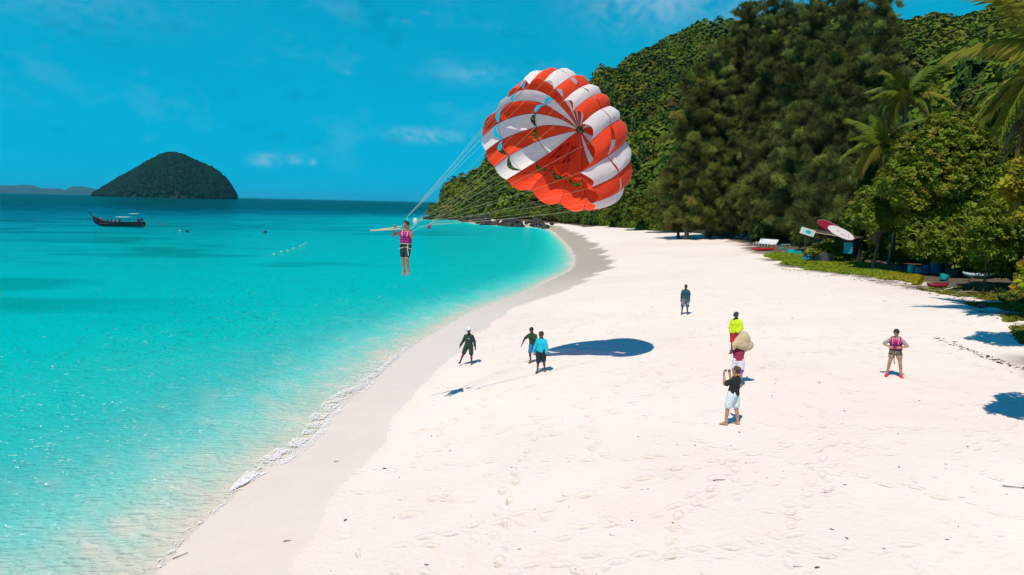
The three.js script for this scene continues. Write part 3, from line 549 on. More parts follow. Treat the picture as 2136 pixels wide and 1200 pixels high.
// ---------------------------------------------------------------- parasail canopy: gores with skirt panels below a row of slots
const redCloth = phys(0.84, 0.06, 0.014, 0.92, { transmission: 0.34, thickness: 0, specularIntensity: 0.5, side: THREE.DoubleSide });
const whiteCloth = phys(0.80, 0.80, 0.84, 0.92, { transmission: 0.34, thickness: 0, specularIntensity: 0.5, side: THREE.DoubleSide });
const seamCloth = std(0.16, 0.012, 0.05, 0.8), lineMat = std(0.42, 0.46, 0.32, 0.7), strapMat = std(0.62, 0.55, 0.42, 0.85), darkStrap = std(0.03, 0.04, 0.06, 0.8);
{
  const APEX = [1209, 271, 26.9];
  // seams from the crown vent to the hem, going round: [pixel x, pixel y, metres ahead]
  const SEAMS = [
    ['S0', [1176, 296, 27.9], [1148, 318, 28.0], [1088, 356, 27.0], [1057, 375, 26.3]],
    ['S1', [1165, 281, 28.1], [1129, 292, 28.2], [1063, 324, 27.2], [1032, 348, 26.4]],
    ['S2', [1172, 263, 28.2], [1134, 262, 28.4], [1046, 292, 27.3], [1013, 315, 26.5]],
    ['S3', [1168, 248, 28.3], [1108, 237, 28.4], [1038, 258, 27.4], [1007, 286, 26.6]],
    ['S4', [1172, 240, 28.2], [1125, 214, 28.3], [1066, 214, 27.5], [1036, 232, 26.8]],
    ['S5', [1180, 232, 28.1], [1140, 196, 28.2], [1092, 187, 27.5], [1058, 203, 26.9]],
    ['S6', [1188, 226, 28.1], [1150, 178, 28.1], [1106, 162, 27.3], [1082, 184, 26.5]],
    ['E1', [1188, 210, 28.1], [1148, 155, 27.3], [1120, 158, 26.1], [1104, 177, 25.7]],
    ['E2', [1192, 200, 28.2], [1168, 147, 26.9], [1148, 155, 25.9], [1133, 172, 25.5]],
    ['E3', [1202, 200, 28.3], [1204, 158, 26.8], [1178, 169, 25.6], [1155, 187, 25.2]],
    ['E4', [1215, 215, 28.4], [1231, 177, 26.7], [1200, 189, 25.4], [1174, 211, 25.0]],
    ['E5', [1230, 225, 28.4], [1254, 195, 26.6], [1222, 208, 25.2], [1194, 232, 24.9]],
    ['E6', [1243, 240, 28.4], [1273, 221, 26.5], [1242, 234, 25.0], [1213, 258, 24.8]],
    ['E7', [1250, 260, 28.4], [1293, 248, 26.4], [1262, 268, 24.9], [1232, 296, 24.7]],
    ['E8', [1255, 290, 28.3], [1304, 293, 26.3], [1260, 331, 24.7], [1210, 360, 24.6]],
    ['E9', [1252, 318, 28.2], [1314, 330, 26.2], [1280, 369, 24.7], [1233, 392, 24.6]],
    ['E10', [1242, 335, 28.1], [1303, 382, 26.1], [1275, 409, 24.8], [1234, 424, 24.7]],
    ['E11', [1228, 340, 28.0], [1284, 414, 26.1], [1262, 432, 25.3], [1227, 438, 25.0]],
    ['B1', [1214, 318, 27.9], [1214, 372, 27.6], [1222, 415, 26.3], [1218, 437, 25.4]],
    ['B2', [1203, 312, 28.0], [1184, 352, 28.1], [1176, 400, 26.9], [1168, 424, 26.0]],
    ['B3', [1190, 303, 28.1], [1162, 340, 28.3], [1122, 378, 27.2], [1108, 396, 26.3]],
  ];
  const W = 'w', X = 'r', COLORS = [W, X, W, X, W, X, W, X, W, X, W, X, W, X, W, X, W, X, X, X, X];
  const tilt = ([x, y, d]) => at(x, y, 26.3 + (d - 26.3) * 0.72 + (y - 296) / 55 * 0.3);
  const seams = SEAMS.map(([, ...p]) => new THREE.CatmullRomCurve3([tilt(APEX), ...p.map(tilt)], false, 'centripetal'));
  const centre = at(1166, 292, 26.4), R = rngOf(5);
  const root = thing('parasail', 'red and white striped round parasail canopy tilted above the beach with its lines', 'parasail', centre);
  const onGore = (i, u, v) => {
    const a = seams[i].getPointAt(v), b = seams[(i + 1) % seams.length].getPointAt(v), p = a.lerp(b, u);
    const out = p.clone().sub(centre).normalize(), gap = seams[i].getPointAt(v).distanceTo(seams[(i + 1) % seams.length].getPointAt(v));
    const puff = Math.sin(Math.PI * u) * gap * 0.22 * smooth(0.04, 0.3, v);
    return p.addScaledVector(out, puff + (0.028 * noise2(u * 3 + i * 9, v * 9, 7) + 0.016 * noise2(u * 7 + v * 9 + i * 5, v * 22 - u * 6, 8)) * Math.sin(Math.PI * u)).sub(centre);
  };
  const sheet = (i, v0, v1, nu, nv, uvs) => {                            // v0 and v1 may vary across the gore
    const pos = [], uv = [], idx = [];
    for (let y = 0; y <= nv; y++) for (let x = 0; x <= nu; x++) { const u = x / nu, v = mix(v0(u), v1(u), y / nv), p = onGore(i, u, v); pos.push(p.x, p.y, p.z); uv.push(u, uvs ? y / nv : v); }
    for (let y = 0; y < nv; y++) for (let x = 0; x < nu; x++) { const a = y * (nu + 1) + x; idx.push(a, a + 1, a + nu + 2, a, a + nu + 2, a + nu + 1); }
    return geoOf(pos, idx, uv);
  };
  // lettering printed across the red logo gores, seen through the cloth from behind
  const print = (txt) => { const c = document.createElement('canvas'); c.width = c.height = 256; const g = c.getContext('2d'); g.fillStyle = '#e8441f'; g.fillRect(0, 0, 256, 256); g.save(); g.translate(128, 112); g.scale(-1, 1); g.rotate(0.15); g.fillStyle = '#8a0404'; g.font = 'bold 130px sans-serif'; g.textAlign = 'center'; g.textBaseline = 'middle'; g.fillText(txt, 0, 0); g.restore(); const t = new THREE.CanvasTexture(c); t.colorSpace = THREE.SRGBColorSpace; return t; };
  const printed = ['AD', 'BS', 'L'].map((t) => phys(0.95, 0.75, 0.75, 0.92, { map: print(t), transmission: 0.24, thickness: 0, specularIntensity: 0.5, side: THREE.DoubleSide }));
  for (let i = 0; i < seams.length; i++) {
    const m = COLORS[i] === W ? whiteCloth : redCloth, inside = i <= 5 || i >= 18, vs = i >= 18 ? 0.60 : 0.80, sag = inside ? 0.045 : (i % 4 === 1 ? 0.04 : 0.01);
    const hem = (u) => 1 - (inside ? 0.015 : 0.035) * Math.sin(Math.PI * u);
    const mat = i === 20 ? printed[0] : i === 19 ? printed[1] : m;
    if (inside && i < 6 && i > 0 && i < 5) {                            // a second slot halfway up
      part('gore', sheet(i, () => 0.045, () => 0.46, 12, 18), m, root);
      part('gore', sheet(i, (u) => 0.463 + 0.032 * Math.pow(Math.sin(Math.PI * u), 0.8), () => vs - 0.003, 12, 14), m, root);
    } else part('gore', sheet(i, () => 0.045, () => vs - 0.003, 12, 30, i >= 18), mat, root);
    part('skirt_panel', sheet(i, (u) => vs + sag * Math.pow(Math.sin(Math.PI * u), 0.8), hem, 8, 8), m, root);
    const tape = []; for (let k = 0; k <= 16; k++) tape.push(seams[i].getPointAt(mix(0.045, 1, k / 16)).sub(centre));
    part('seam_tape', tube(tape, 0.010, 4, 32), seamCloth, root);
  }
  const ring = []; for (let i = 0; i <= seams.length; i++) ring.push(seams[i % seams.length].getPointAt(0.045).sub(centre));
  part('crown_vent_ring', tube(ring, 0.014, 4, 60), seamCloth, root);
  for (const f of [0.46, 0.803]) { const h = []; for (let i = 0; i <= (f < 0.5 ? 6 : seams.length); i++) h.push(seams[i % seams.length].getPointAt(f).sub(centre)); part('slot_tape', tube(h, 0.007, 4, 90), seamCloth, root); }
  // suspension lines to the two risers, and the straps down to the harness
  const risers = [at(849, 453, 23.45), at(868, 462, 23.3), at(893, 470, 23.2)].map((p) => p.sub(centre));
  for (let i = 0; i < seams.length; i++) {
    const e = seams[i].getPointAt(1).sub(centre), r = i >= 3 && i <= 8 ? risers[0] : i <= 2 || i >= 19 ? risers[1] : risers[2];
    const mid = e.clone().lerp(r, 0.5).add(V(0, -0.05, 0));
    part('suspension_line', tube([e, mid, r], 0.0028, 4, 8), lineMat, root);
  }
  part('apex_line', tube([tilt(APEX).sub(centre), at(1030, 372, 25).sub(centre), risers[1]], 0.0035, 4, 8), lineMat, root);
  const hand = at(836, 478, 23.3).sub(centre), hand2 = at(858, 477, 23.25).sub(centre), shoulder = at(853, 487, 23.45).sub(centre);
  part('riser_strap', tube([risers[0], at(852, 470, 23.45).sub(centre), shoulder], 0.012, 5, 8), strapMat, root);
  part('riser_strap', tube([risers[1], hand2, at(838, 479, 23.3).sub(centre)], 0.012, 5, 8), lineMat, root);
  part('riser_strap', tube([risers[2], at(876, 474, 23.3).sub(centre), at(857, 486, 23.5).sub(centre)], 0.008, 5, 8), lineMat, root);
  part('control_bar', merge([bar(at(773, 481, 22.9).sub(centre), hand, 0.022, 7), bar(at(790, 479, 23.0).sub(centre), at(838, 473, 23.35).sub(centre), 0.016, 6)]), strapMat, root);
  part('riser_bag', new THREE.SphereGeometry(0.11, 12, 8).scale(0.75, 1.15, 0.6).translate(...at(866, 462, 23.3).sub(centre).toArray()), std(0.6, 0.58, 0.62, 0.8), root);
  part('riser_bag', new THREE.SphereGeometry(0.07, 10, 8).scale(0.9, 1.1, 0.7).translate(...at(895, 474, 23.2).sub(centre).toArray()), std(0.25, 0.02, 0.12, 0.8), root);
}
// ---------------------------------------------------------------- people: one smooth skin over a posed skeleton, clothes over it
// bones: [a, b, ra, rb]; field = smooth union of tapered capsules; surface nets give the mesh
function netMesh(bones, k, cell, cuts = [], wrinkle = 0, seed = 1) {
  const lo = V(1e9, 1e9, 1e9), hi = V(-1e9, -1e9, -1e9);
  for (const [a, b, ra, rb] of bones) for (const [p, r] of [[a, ra], [b, rb]]) { lo.min(V(p.x - r, p.y - r, p.z - r)); hi.max(V(p.x + r, p.y + r, p.z + r)); }
  const m = cell * 2 + wrinkle * 2; lo.subScalar(m); hi.addScalar(m);
  const nx = Math.ceil((hi.x - lo.x) / cell) + 1, ny = Math.ceil((hi.y - lo.y) / cell) + 1, nz = Math.ceil((hi.z - lo.z) / cell) + 1, F = new Float32Array(nx * ny * nz).fill(0.3);
  for (const [a, b, ra, rb] of bones) {
    const R = Math.max(ra, rb) + 2.2 * k + cell, x0 = Math.max(0, Math.floor((Math.min(a.x, b.x) - R - lo.x) / cell)), x1 = Math.min(nx - 1, Math.ceil((Math.max(a.x, b.x) + R - lo.x) / cell)), y0 = Math.max(0, Math.floor((Math.min(a.y, b.y) - R - lo.y) / cell)), y1 = Math.min(ny - 1, Math.ceil((Math.max(a.y, b.y) + R - lo.y) / cell)), z0 = Math.max(0, Math.floor((Math.min(a.z, b.z) - R - lo.z) / cell)), z1 = Math.min(nz - 1, Math.ceil((Math.max(a.z, b.z) + R - lo.z) / cell));
    const dx = b.x - a.x, dy = b.y - a.y, dz = b.z - a.z, L = dx * dx + dy * dy + dz * dz + 1e-12;
    for (let z = z0; z <= z1; z++) for (let y = y0; y <= y1; y++) for (let x = x0, i = (z * ny + y) * nx + x0; x <= x1; x++, i++) {
      const px = lo.x + x * cell - a.x, py = lo.y + y * cell - a.y, pz = lo.z + z * cell - a.z, t = Math.min(1, Math.max(0, (px * dx + py * dy + pz * dz) / L)), ex = px - dx * t, ey = py - dy * t, ez = pz - dz * t;
      const d = Math.sqrt(ex * ex + ey * ey + ez * ez) - (ra + (rb - ra) * t), f = F[i], h = Math.max(k - Math.abs(d - f), 0) / k;
      F[i] = Math.min(d, f) - h * h * k * 0.25;
    }
  }
  if (wrinkle || cuts.length) for (let z = 0, i = 0; z < nz; z++) for (let y = 0; y < ny; y++) for (let x = 0; x < nx; x++, i++) {
    if (F[i] > 0.12) continue;
    const px = lo.x + x * cell, py = lo.y + y * cell, pz = lo.z + z * cell;
    if (wrinkle) F[i] += wrinkle * (noise2(px * 14 + pz * 9, py * 11 + pz * 5 - px * 4, seed) + 0.5 * noise2(px * 30 - pz * 20, py * 24 + pz * 17, seed + 1));
    for (const c of cuts) F[i] = Math.max(F[i], c.r ? c.r - Math.hypot(px - c.p.x, py - c.p.y, pz - c.p.z) : (px - c.p.x) * c.n.x + (py - c.p.y) * c.n.y + (pz - c.p.z) * c.n.z);
  }
  const pos = [], idx = [], at_ = new Int32Array(nx * ny * nz).fill(-1), I = (x, y, z) => (z * ny + y) * nx + x;
  for (let z = 0; z < nz - 1; z++) for (let y = 0; y < ny - 1; y++) for (let x = 0; x < nx - 1; x++) {
    let mask = 0; const v = [];
    for (let c = 0; c < 8; c++) { v[c] = F[I(x + (c & 1), y + ((c >> 1) & 1), z + (c >> 2))]; if (v[c] < 0) mask |= 1 << c; }
    if (mask === 0 || mask === 255) continue;
    let sx = 0, sy = 0, sz = 0, n = 0;
    for (let c = 0; c < 8; c++) for (const bit of [1, 2, 4]) { const e = c | bit; if (e === c || (v[c] < 0) === (v[e] < 0)) continue; const t = v[c] / (v[c] - v[e]); sx += (c & 1) + (bit === 1 ? t : 0); sy += ((c >> 1) & 1) + (bit === 2 ? t : 0); sz += (c >> 2) + (bit === 4 ? t : 0); n++; }
    at_[I(x, y, z)] = pos.length / 3; pos.push(lo.x + (x + sx / n) * cell, lo.y + (y + sy / n) * cell, lo.z + (z + sz / n) * cell);
  }
  const quad = (a, b, c, d, flip) => { if (a < 0 || b < 0 || c < 0 || d < 0) return; flip ? idx.push(a, c, b, a, d, c) : idx.push(a, b, c, a, c, d); };
  for (let z = 1; z < nz - 1; z++) for (let y = 1; y < ny - 1; y++) for (let x = 1; x < nx - 1; x++) {
    const f = F[I(x, y, z)] < 0;
    if (f !== F[I(x + 1, y, z)] < 0) quad(at_[I(x, y - 1, z - 1)], at_[I(x, y, z - 1)], at_[I(x, y, z)], at_[I(x, y - 1, z)], !f);
    if (f !== F[I(x, y + 1, z)] < 0) quad(at_[I(x - 1, y, z - 1)], at_[I(x - 1, y, z)], at_[I(x, y, z)], at_[I(x, y, z - 1)], !f);
    if (f !== F[I(x, y, z + 1)] < 0) quad(at_[I(x - 1, y - 1, z)], at_[I(x, y - 1, z)], at_[I(x, y, z)], at_[I(x - 1, y, z)], !f);
  }
  return geoOf(pos, idx);
}
const dirOf = (d) => V(...d).normalize(), lerpB = (a, b, t) => a.clone().lerp(b, t);
// the hand: palm, four unequal curled fingers and a thumb from the side of the palm. d along the hand, n out of the palm's face, s towards the thumb
function handBones(w, d, n, k, curl) {
  d = d.clone().normalize(); n = n.clone().addScaledVector(d, -n.dot(d)).normalize(); const s = d.clone().cross(n).multiplyScalar(k), B = [], P = (x, y, z) => w.clone().addScaledVector(s, x).addScaledVector(d, y).addScaledVector(n, z);
  const X = [0.030, 0.011, -0.009, -0.028], LEN = [0.064, 0.073, 0.068, 0.053];
  X.forEach((x, i) => {
    B.push([P(x * 0.55, 0.0, 0), P(x, 0.085, 0), 0.015, 0.0125]);
    const c1 = curl * 0.7, c2 = curl * 1.7, r1 = LEN[i] * 0.5, a = P(x * 1.05, 0.09, 0.002), b = P(x * 1.12, 0.09 + Math.cos(c1) * r1, Math.sin(c1) * r1), e = P(x * 1.12, 0.09 + Math.cos(c1) * r1 + Math.cos(c2) * r1, Math.sin(c1) * r1 + Math.sin(c2) * r1);
    B.push([a, b, 0.0095, 0.0085], [b, e, 0.0085, 0.0068]);
  });
  B.push([P(0.018, 0.018, 0.006), P(0.046, 0.055, 0.016), 0.0145, 0.0105], [P(0.046, 0.055, 0.016), P(0.05 - 0.012 * curl, 0.095, 0.02 + 0.018 * curl), 0.0105, 0.0080]);
  return B;
}
function paint(g, fn) { const p = g.attributes.position, c = new Float32Array(p.count * 3); for (let i = 0; i < p.count; i++) c.set(fn(p.getX(i), p.getY(i), p.getZ(i)), i * 3); g.setAttribute('color', new THREE.BufferAttribute(c, 3)); return g; }
function joined(list) { const q = list.map((g) => { for (const k of Object.keys(g.attributes)) if (!['position', 'normal', 'color'].includes(k)) g.deleteAttribute(k); return g; }); return mergeGeometries(q); }
const skinMat = new THREE.MeshPhysicalMaterial({ vertexColors: true, roughness: 0.55, specularIntensity: 0.6 });
const cloth = (r, g, b) => std(r, g, b, 0.9);

// pose: { lean: spine direction, look: face direction, legs: [[thigh dir, shin dir] left, right], arms: [[upper dir, forearm dir, hand dir, palm normal, curl] left, right], toes }
// the figure faces +z; its left hand is at +x
function person(o) {
  const S = o.height / 1.76, P = o.pose, cell = o.cell ?? 0.0125, skin = o.skin;
  const sp = dirOf(P.lean ?? [0, 1, 0]), face = dirOf(P.look ?? [0, -0.1, 1]), rightX = V(1, 0, 0).addScaledVector(sp, -sp.x).normalize(), tw = P.twist ?? 0, shX = rightX.clone().applyAxisAngle(sp, tw), fz = rightX.clone().cross(sp).normalize();
  const pel = V(0, 0, 0), up = (t, x = 0, z = 0, X = rightX) => pel.clone().addScaledVector(sp, t).addScaledVector(X, x).addScaledVector(fz, z);
  const J = { neck: up(0.52, 0, -0.01), head: null, hip: [], knee: [], ankle: [], toe: [], sh: [], el: [], wr: [] };
  J.head = J.neck.clone().addScaledVector(sp, 0.10).addScaledVector(face, 0.025).add(V(0, 0.085, 0));
  [1, -1].forEach((sd, i) => {
    const [th, shn] = P.legs[i], hip = V(sd * 0.095, -0.03, 0), kn = hip.clone().addScaledVector(dirOf(th), 0.43), an = kn.clone().addScaledVector(dirOf(shn), 0.415), td = dirOf((P.toes ?? [[0.2, 0, 1], [-0.2, 0, 1]])[i]);
    J.hip.push(hip); J.knee.push(kn); J.ankle.push(an); J.toe.push(td);
    const [ua, fa] = P.arms[i], s = up(0.44, sd * 0.168, -0.005, shX), e = s.clone().addScaledVector(dirOf(ua), 0.285), w = e.clone().addScaledVector(dirOf(fa), 0.255);
    J.sh.push(s); J.el.push(e); J.wr.push(w);
  });
  const lowest = Math.min(...J.ankle.map((a, i) => Math.min(a.y - 0.085, a.y + J.toe[i].y * 0.17 - 0.05)));
  const all = new Set(); const drop = (v) => { if (!all.has(v)) { all.add(v); v.y -= lowest; } };
  [pel, J.neck, J.head, ...J.hip, ...J.knee, ...J.ankle, ...J.sh, ...J.el, ...J.wr].forEach(drop);
  const torso = [[up(0, -0.065), up(0, 0.065), 0.105, 0.105], [up(0.06, -0.055, 0.005), up(0.06, 0.055, 0.005), 0.1, 0.1], [up(0.20, -0.05, 0.0), up(0.20, 0.05, 0.0), 0.092, 0.092], [up(0.34, -0.075, 0, shX), up(0.34, 0.075, 0, shX), 0.1, 0.1], [up(0.415, -0.095, -0.005, shX), up(0.415, 0.095, -0.005, shX), 0.078, 0.078], [up(0.05, -0.05), up(0.38, -0.08, 0, shX), 0.095, 0.085], [up(0.05, 0.05), up(0.38, 0.08, 0, shX), 0.095, 0.085], [up(0.44, 0, 0), J.neck, 0.075, 0.058]];
  const armB = (i, g0 = 0, g1 = 0) => [[J.sh[i], lerpB(J.sh[i], J.el[i], 0.45), 0.056 + g0, 0.05 + g0], [lerpB(J.sh[i], J.el[i], 0.45), J.el[i], 0.05 + g0, 0.04 + g0], [J.el[i], lerpB(J.el[i], J.wr[i], 0.3), 0.04 + g1, 0.042 + g1], [lerpB(J.el[i], J.wr[i], 0.3), J.wr[i], 0.042 + g1, 0.026 + g1]];
  const legB = (i) => { const k = J.knee[i], a = J.ankle[i], d = a.clone().sub(k).normalize(), back = V(0, 0, -1).addScaledVector(d, d.z).normalize(); return [[J.hip[i], k, 0.088, 0.056], [k, a, 0.053, 0.036], [lerpB(k, a, 0.12).addScaledVector(back, 0.012), lerpB(k, a, 0.45).addScaledVector(back, 0.016), 0.046, 0.046]]; };
  const footB = (i, g = 0) => { const a = J.ankle[i], t = J.toe[i], dn = V(0, -1, 0).addScaledVector(t, t.y).normalize(), sd = t.clone().cross(dn).normalize(), q = (f, y, x = 0) => a.clone().addScaledVector(t, f).addScaledVector(dn, y).addScaledVector(sd, x); return [[q(-0.035, 0.05), q(0.03, 0.045), 0.036 + g, 0.036 + g], [a, q(0.1, 0.055), 0.038 + g, 0.03 + g], [q(0.0, 0.055), q(0.135, 0.062, 0.02), 0.03 + g, 0.024 + g], [q(0.0, 0.055), q(0.125, 0.062, -0.02), 0.03 + g, 0.022 + g], [q(0.12, 0.066, 0.028), q(0.175, 0.07, 0.03), 0.02 + g, 0.013 + g], [q(0.11, 0.066, -0.01), q(0.162, 0.07, -0.018), 0.019 + g, 0.012 + g]]; };
  // body
  const bodyB = [...torso, ...[0, 1].flatMap((i) => [...armB(i), ...legB(i), ...footB(i)]), [J.neck, J.head.clone().addScaledVector(face, -0.02).add(V(0, -0.02, 0)), 0.054, 0.056]];
  const body = paint(netMesh(bodyB, 0.03, cell), () => skin);
  // head
  const hs = face.clone().cross(V(0, 1, 0)).normalize().negate(), hu = hs.clone().cross(face).normalize().negate(), hp = (x, y, z) => J.head.clone().addScaledVector(hs, x).addScaledVector(hu, y).addScaledVector(face, z);
  if (hu.y < 0) hu.negate();
  const headB = [[hp(0, 0.035, -0.025), hp(0, 0.03, 0.02), 0.084, 0.08], [hp(0, -0.02, 0.03), hp(0, -0.03, 0.045), 0.062, 0.056], [hp(0, -0.075, 0.045), hp(0, -0.088, 0.06), 0.042, 0.03], [hp(-0.05, -0.055, 0.0), hp(-0.02, -0.088, 0.055), 0.028, 0.024], [hp(0.05, -0.055, 0.0), hp(0.02, -0.088, 0.055), 0.028, 0.024], [hp(0, -0.05, -0.04), J.neck, 0.05, 0.05]];
  const faceB = [[hp(0, 0.005, 0.096), hp(0, -0.032, 0.112), 0.010, 0.015], [hp(-0.045, 0.024, 0.078), hp(-0.012, 0.027, 0.094), 0.009, 0.010], [hp(0.045, 0.024, 0.078), hp(0.012, 0.027, 0.094), 0.009, 0.010], [hp(-0.018, -0.062, 0.092), hp(0.018, -0.062, 0.092), 0.010, 0.010], [hp(-0.018, -0.074, 0.09), hp(0.018, -0.074, 0.09), 0.010, 0.010], [hp(-0.083, 0.012, -0.008), hp(-0.083, -0.03, 0.0), 0.017, 0.011], [hp(0.083, 0.012, -0.008), hp(0.083, -0.03, 0.0), 0.017, 0.011], [hp(-0.04, -0.02, 0.075), hp(-0.04, -0.02, 0.07), 0.022, 0.022], [hp(0.04, -0.02, 0.075), hp(0.04, -0.02, 0.07), 0.022, 0.022]];
  const toHead = (x, y, z) => { const d = V(x, y, z).sub(J.head); return [d.dot(hs), d.dot(hu), d.dot(face)]; };
  const head = paint(netMesh([...headB, ...faceB], 0.012, o.headCell ?? 0.006), (x, y, z) => {
    const [a, b, c] = toHead(x, y, z), ax = Math.abs(a);
    if (c > 0.07 && Math.hypot((ax - 0.033) / 1.4, b - 0.006) < 0.009) return Math.abs(ax - 0.033) < 0.006 ? [0.015, 0.01, 0.008] : [0.55, 0.5, 0.47];
    if (c > 0.068 && Math.abs(b - 0.032) < 0.006 && ax > 0.012 && ax < 0.055) return [0.02, 0.014, 0.01];
    if (c > 0.085 && b < -0.054 && b > -0.083 && ax < 0.026) return [skin[0] * 0.9, skin[1] * 0.55, skin[2] * 0.55];
    return skin;
  });
  const hands = [0, 1].map((i) => { const A = P.arms[i], d = A[2] ? dirOf(A[2]) : dirOf(A[1]), n = dirOf(A[3] ?? (i ? [1, 0, -0.3] : [-1, 0, -0.3])); return paint(netMesh([...handBones(J.wr[i], d, n, i ? 1 : -1, A[4] ?? 0.5), [lerpB(J.el[i], J.wr[i], 0.85), J.wr[i].clone().addScaledVector(d, 0.02), 0.026, 0.02]], 0.008, o.handCell ?? 0.0045), () => skin); });
  const root = thing('person', o.label, 'person', o.pos, o.yaw, o.group); root.scale.setScalar(S);
  if (o.y !== undefined) root.position.y = o.y;
  part('body', joined([body, head, ...hands]), skinMat, root);
  // hair or cap
  if (o.hair) {
    const hb = [[hp(0, 0.04, -0.03), hp(0, 0.04, 0.012), 0.097, 0.094], [hp(0, 0.0, -0.045), hp(0, -0.02, -0.05), 0.085, 0.07]];
    part('hair', netMesh(hb, 0.02, 0.008, [{ p: hp(0, 0.046, 0.066), n: face.clone().multiplyScalar(0.72).addScaledVector(hu, -0.69) }, { p: hp(0, -0.07, 0), n: hu.clone().negate() }], 0.006, o.seed ?? 3), std(...o.hair, 0.7), root);
  }
  if (o.cap) {
    const c = part('cap', netMesh([[hp(0, 0.045, -0.028), hp(0, 0.045, 0.02), 0.099, 0.096]], 0.02, 0.008, [{ p: hp(0, 0.035, 0), n: hu.clone().negate().addScaledVector(face, 0.12).normalize() }]), std(...o.cap, 0.85), root);
    const brim = new THREE.SphereGeometry(1, 18, 10).scale(0.078, 0.011, 0.085), B = new THREE.Matrix4().makeBasis(hs, hu, face); brim.applyMatrix4(B).translate(...hp(0, 0.045, 0.115).toArray());
    part('brim', brim, std(...(o.brim ?? o.cap), 0.85), c);
  }
  const hem = (t) => ({ p: up(t), n: sp.clone().negate() }), grown = (B, g) => B.map(([a, b, r, q]) => [a, b, r + g, q + g]);
  const neckCut = [{ p: J.neck.clone().addScaledVector(sp, 0.045).addScaledVector(fz, 0.02), r: 0.085 }];
  if (o.top) {
    const T = o.top, g = T.loose ?? 0.022, B = grown(torso, g);
    const sl = T.sleeve ?? 0;                                             // 0 none, 0.6 short, 2 long
    if (sl > 0) for (const i of [0, 1]) { const e = lerpB(J.sh[i], J.el[i], Math.min(1, sl)); B.push([J.sh[i], e, 0.05 + g * 0.6, (sl >= 1 ? 0.043 : 0.052) + g * 0.9]); if (sl > 1) B.push([J.el[i], lerpB(J.el[i], J.wr[i], sl - 1), 0.042 + g * 0.8, 0.03 + g * 0.6]); }
    part(T.name ?? 'shirt', netMesh(B, 0.03, cell, [hem(T.hem ?? -0.06), ...neckCut], T.wrinkle ?? 0.009, 5), cloth(...T.color), root);
  }
  if (o.bottom) {
    const T = o.bottom, g = T.loose ?? 0.026, B = [[up(0, -0.065), up(0, 0.065), 0.105 + g * 0.8, 0.105 + g * 0.8], [up(0.09, -0.055), up(0.09, 0.055), 0.098 + g * 0.5, 0.098 + g * 0.5]];
    for (const i of [0, 1]) { const e = lerpB(J.hip[i], J.knee[i], T.len); B.push([J.hip[i], e, 0.09 + g, mix(0.088, 0.056, T.len) + g * 1.25]); }
    const cuts = [{ p: up(T.waist ?? 0.13), n: sp.clone() }];
    const sh = netMesh(B, 0.03, cell, cuts, 0.008, 9);
    part(T.name ?? 'shorts', T.pattern ? paint(sh, T.pattern) : sh, T.pattern ? new THREE.MeshStandardMaterial({ vertexColors: true, roughness: 0.9 }) : cloth(...T.color), root);
  }
  if (o.shoes) for (const i of [0, 1]) part('shoe', netMesh(footB(i, 0.010), 0.02, 0.009), std(...o.shoes, 0.6), root);
  if (o.vest) {
    const g = 0.05, B = [[up(0.14, -0.06), up(0.14, 0.06), 0.092 + g, 0.092 + g], [up(0.22, -0.06), up(0.22, 0.06), 0.09 + g, 0.09 + g], [up(0.36, -0.075, 0, shX), up(0.36, 0.075, 0, shX), 0.095 + g, 0.095 + g], [up(0.42, -0.1, 0, shX), up(0.49, -0.1, -0.01, shX), 0.1, 0.072], [up(0.42, 0.1, 0, shX), up(0.49, 0.1, -0.01, shX), 0.1, 0.072]];
    const v = part('life_vest', netMesh(B, 0.025, cell, [hem(0.05), { p: J.neck.clone().addScaledVector(fz, 0.045).addScaledVector(sp, 0.03), r: 0.105 }, { p: J.sh[0].clone().addScaledVector(sp, -0.03).addScaledVector(shX, 0.035), r: 0.085 }, { p: J.sh[1].clone().addScaledVector(sp, -0.03).addScaledVector(shX, -0.035), r: 0.085 }], 0.004, 12), cloth(...o.vest), root);
    for (const t of [0.10, 0.20, 0.29]) { const pts = []; for (let k = 0; k <= 24; k++) { const a = k / 24 * 6.2832, w = 0.148 + 0.01 * (t > 0.25), dz = 0.145; pts.push(up(t, Math.cos(a) * (w + 0.062), Math.sin(a) * dz)); } part('vest_belt', tube(pts, 0.014, 5, 48), std(0.03, 0.012, 0.03, 0.8), v); }
    for (const sd of [-1, 1]) part('shoulder_strap', tube([up(0.30, sd * 0.085, 0.15, shX), up(0.44, sd * 0.10, 0.115, shX), up(0.53, sd * 0.10, 0.02, shX), up(0.53, sd * 0.1, -0.05, shX), up(0.40, sd * 0.09, -0.13, shX)], 0.014, 5, 20), std(...(o.vestStrap ?? [0.7, 0.25, 0.3]), 0.8), v);
  }
  if (o.harness) {
    for (const i of [0, 1]) {
      const h = J.hip[i], k = J.knee[i], c = lerpB(h, k, 0.16), d = k.clone().sub(h).normalize(), e1 = V(0, 0, 1).addScaledVector(d, -d.z).normalize(), e2 = d.clone().cross(e1), pts = [];
      for (let q = 0; q <= 16; q++) { const a = q / 16 * 6.2832; pts.push(c.clone().addScaledVector(e1, Math.cos(a) * 0.118).addScaledVector(e2, Math.sin(a) * 0.122).addScaledVector(d, -0.03 * Math.sin(a) * (i ? -1 : 1))); }
      part('leg_strap', tube(pts, 0.011, 5, 32), std(...o.harness, 0.85), root);
    }
    const belt = []; for (let q = 0; q <= 20; q++) { const a = q / 20 * 6.2832; belt.push(up(0.06, Math.cos(a) * 0.192, Math.sin(a) * 0.142)); }
    part('waist_strap', tube(belt, 0.013, 5, 40), std(...o.harness, 0.85), root);
    for (const [x, z, l] of o.tails ?? []) part('strap_end', tube([up(0.05, x, z), up(-0.12, x * 1.05, z * 1.1), up(-l, x * 1.15 + 0.02, z)], 0.015, 5, 8), std(...o.harness, 0.85), root);
  }
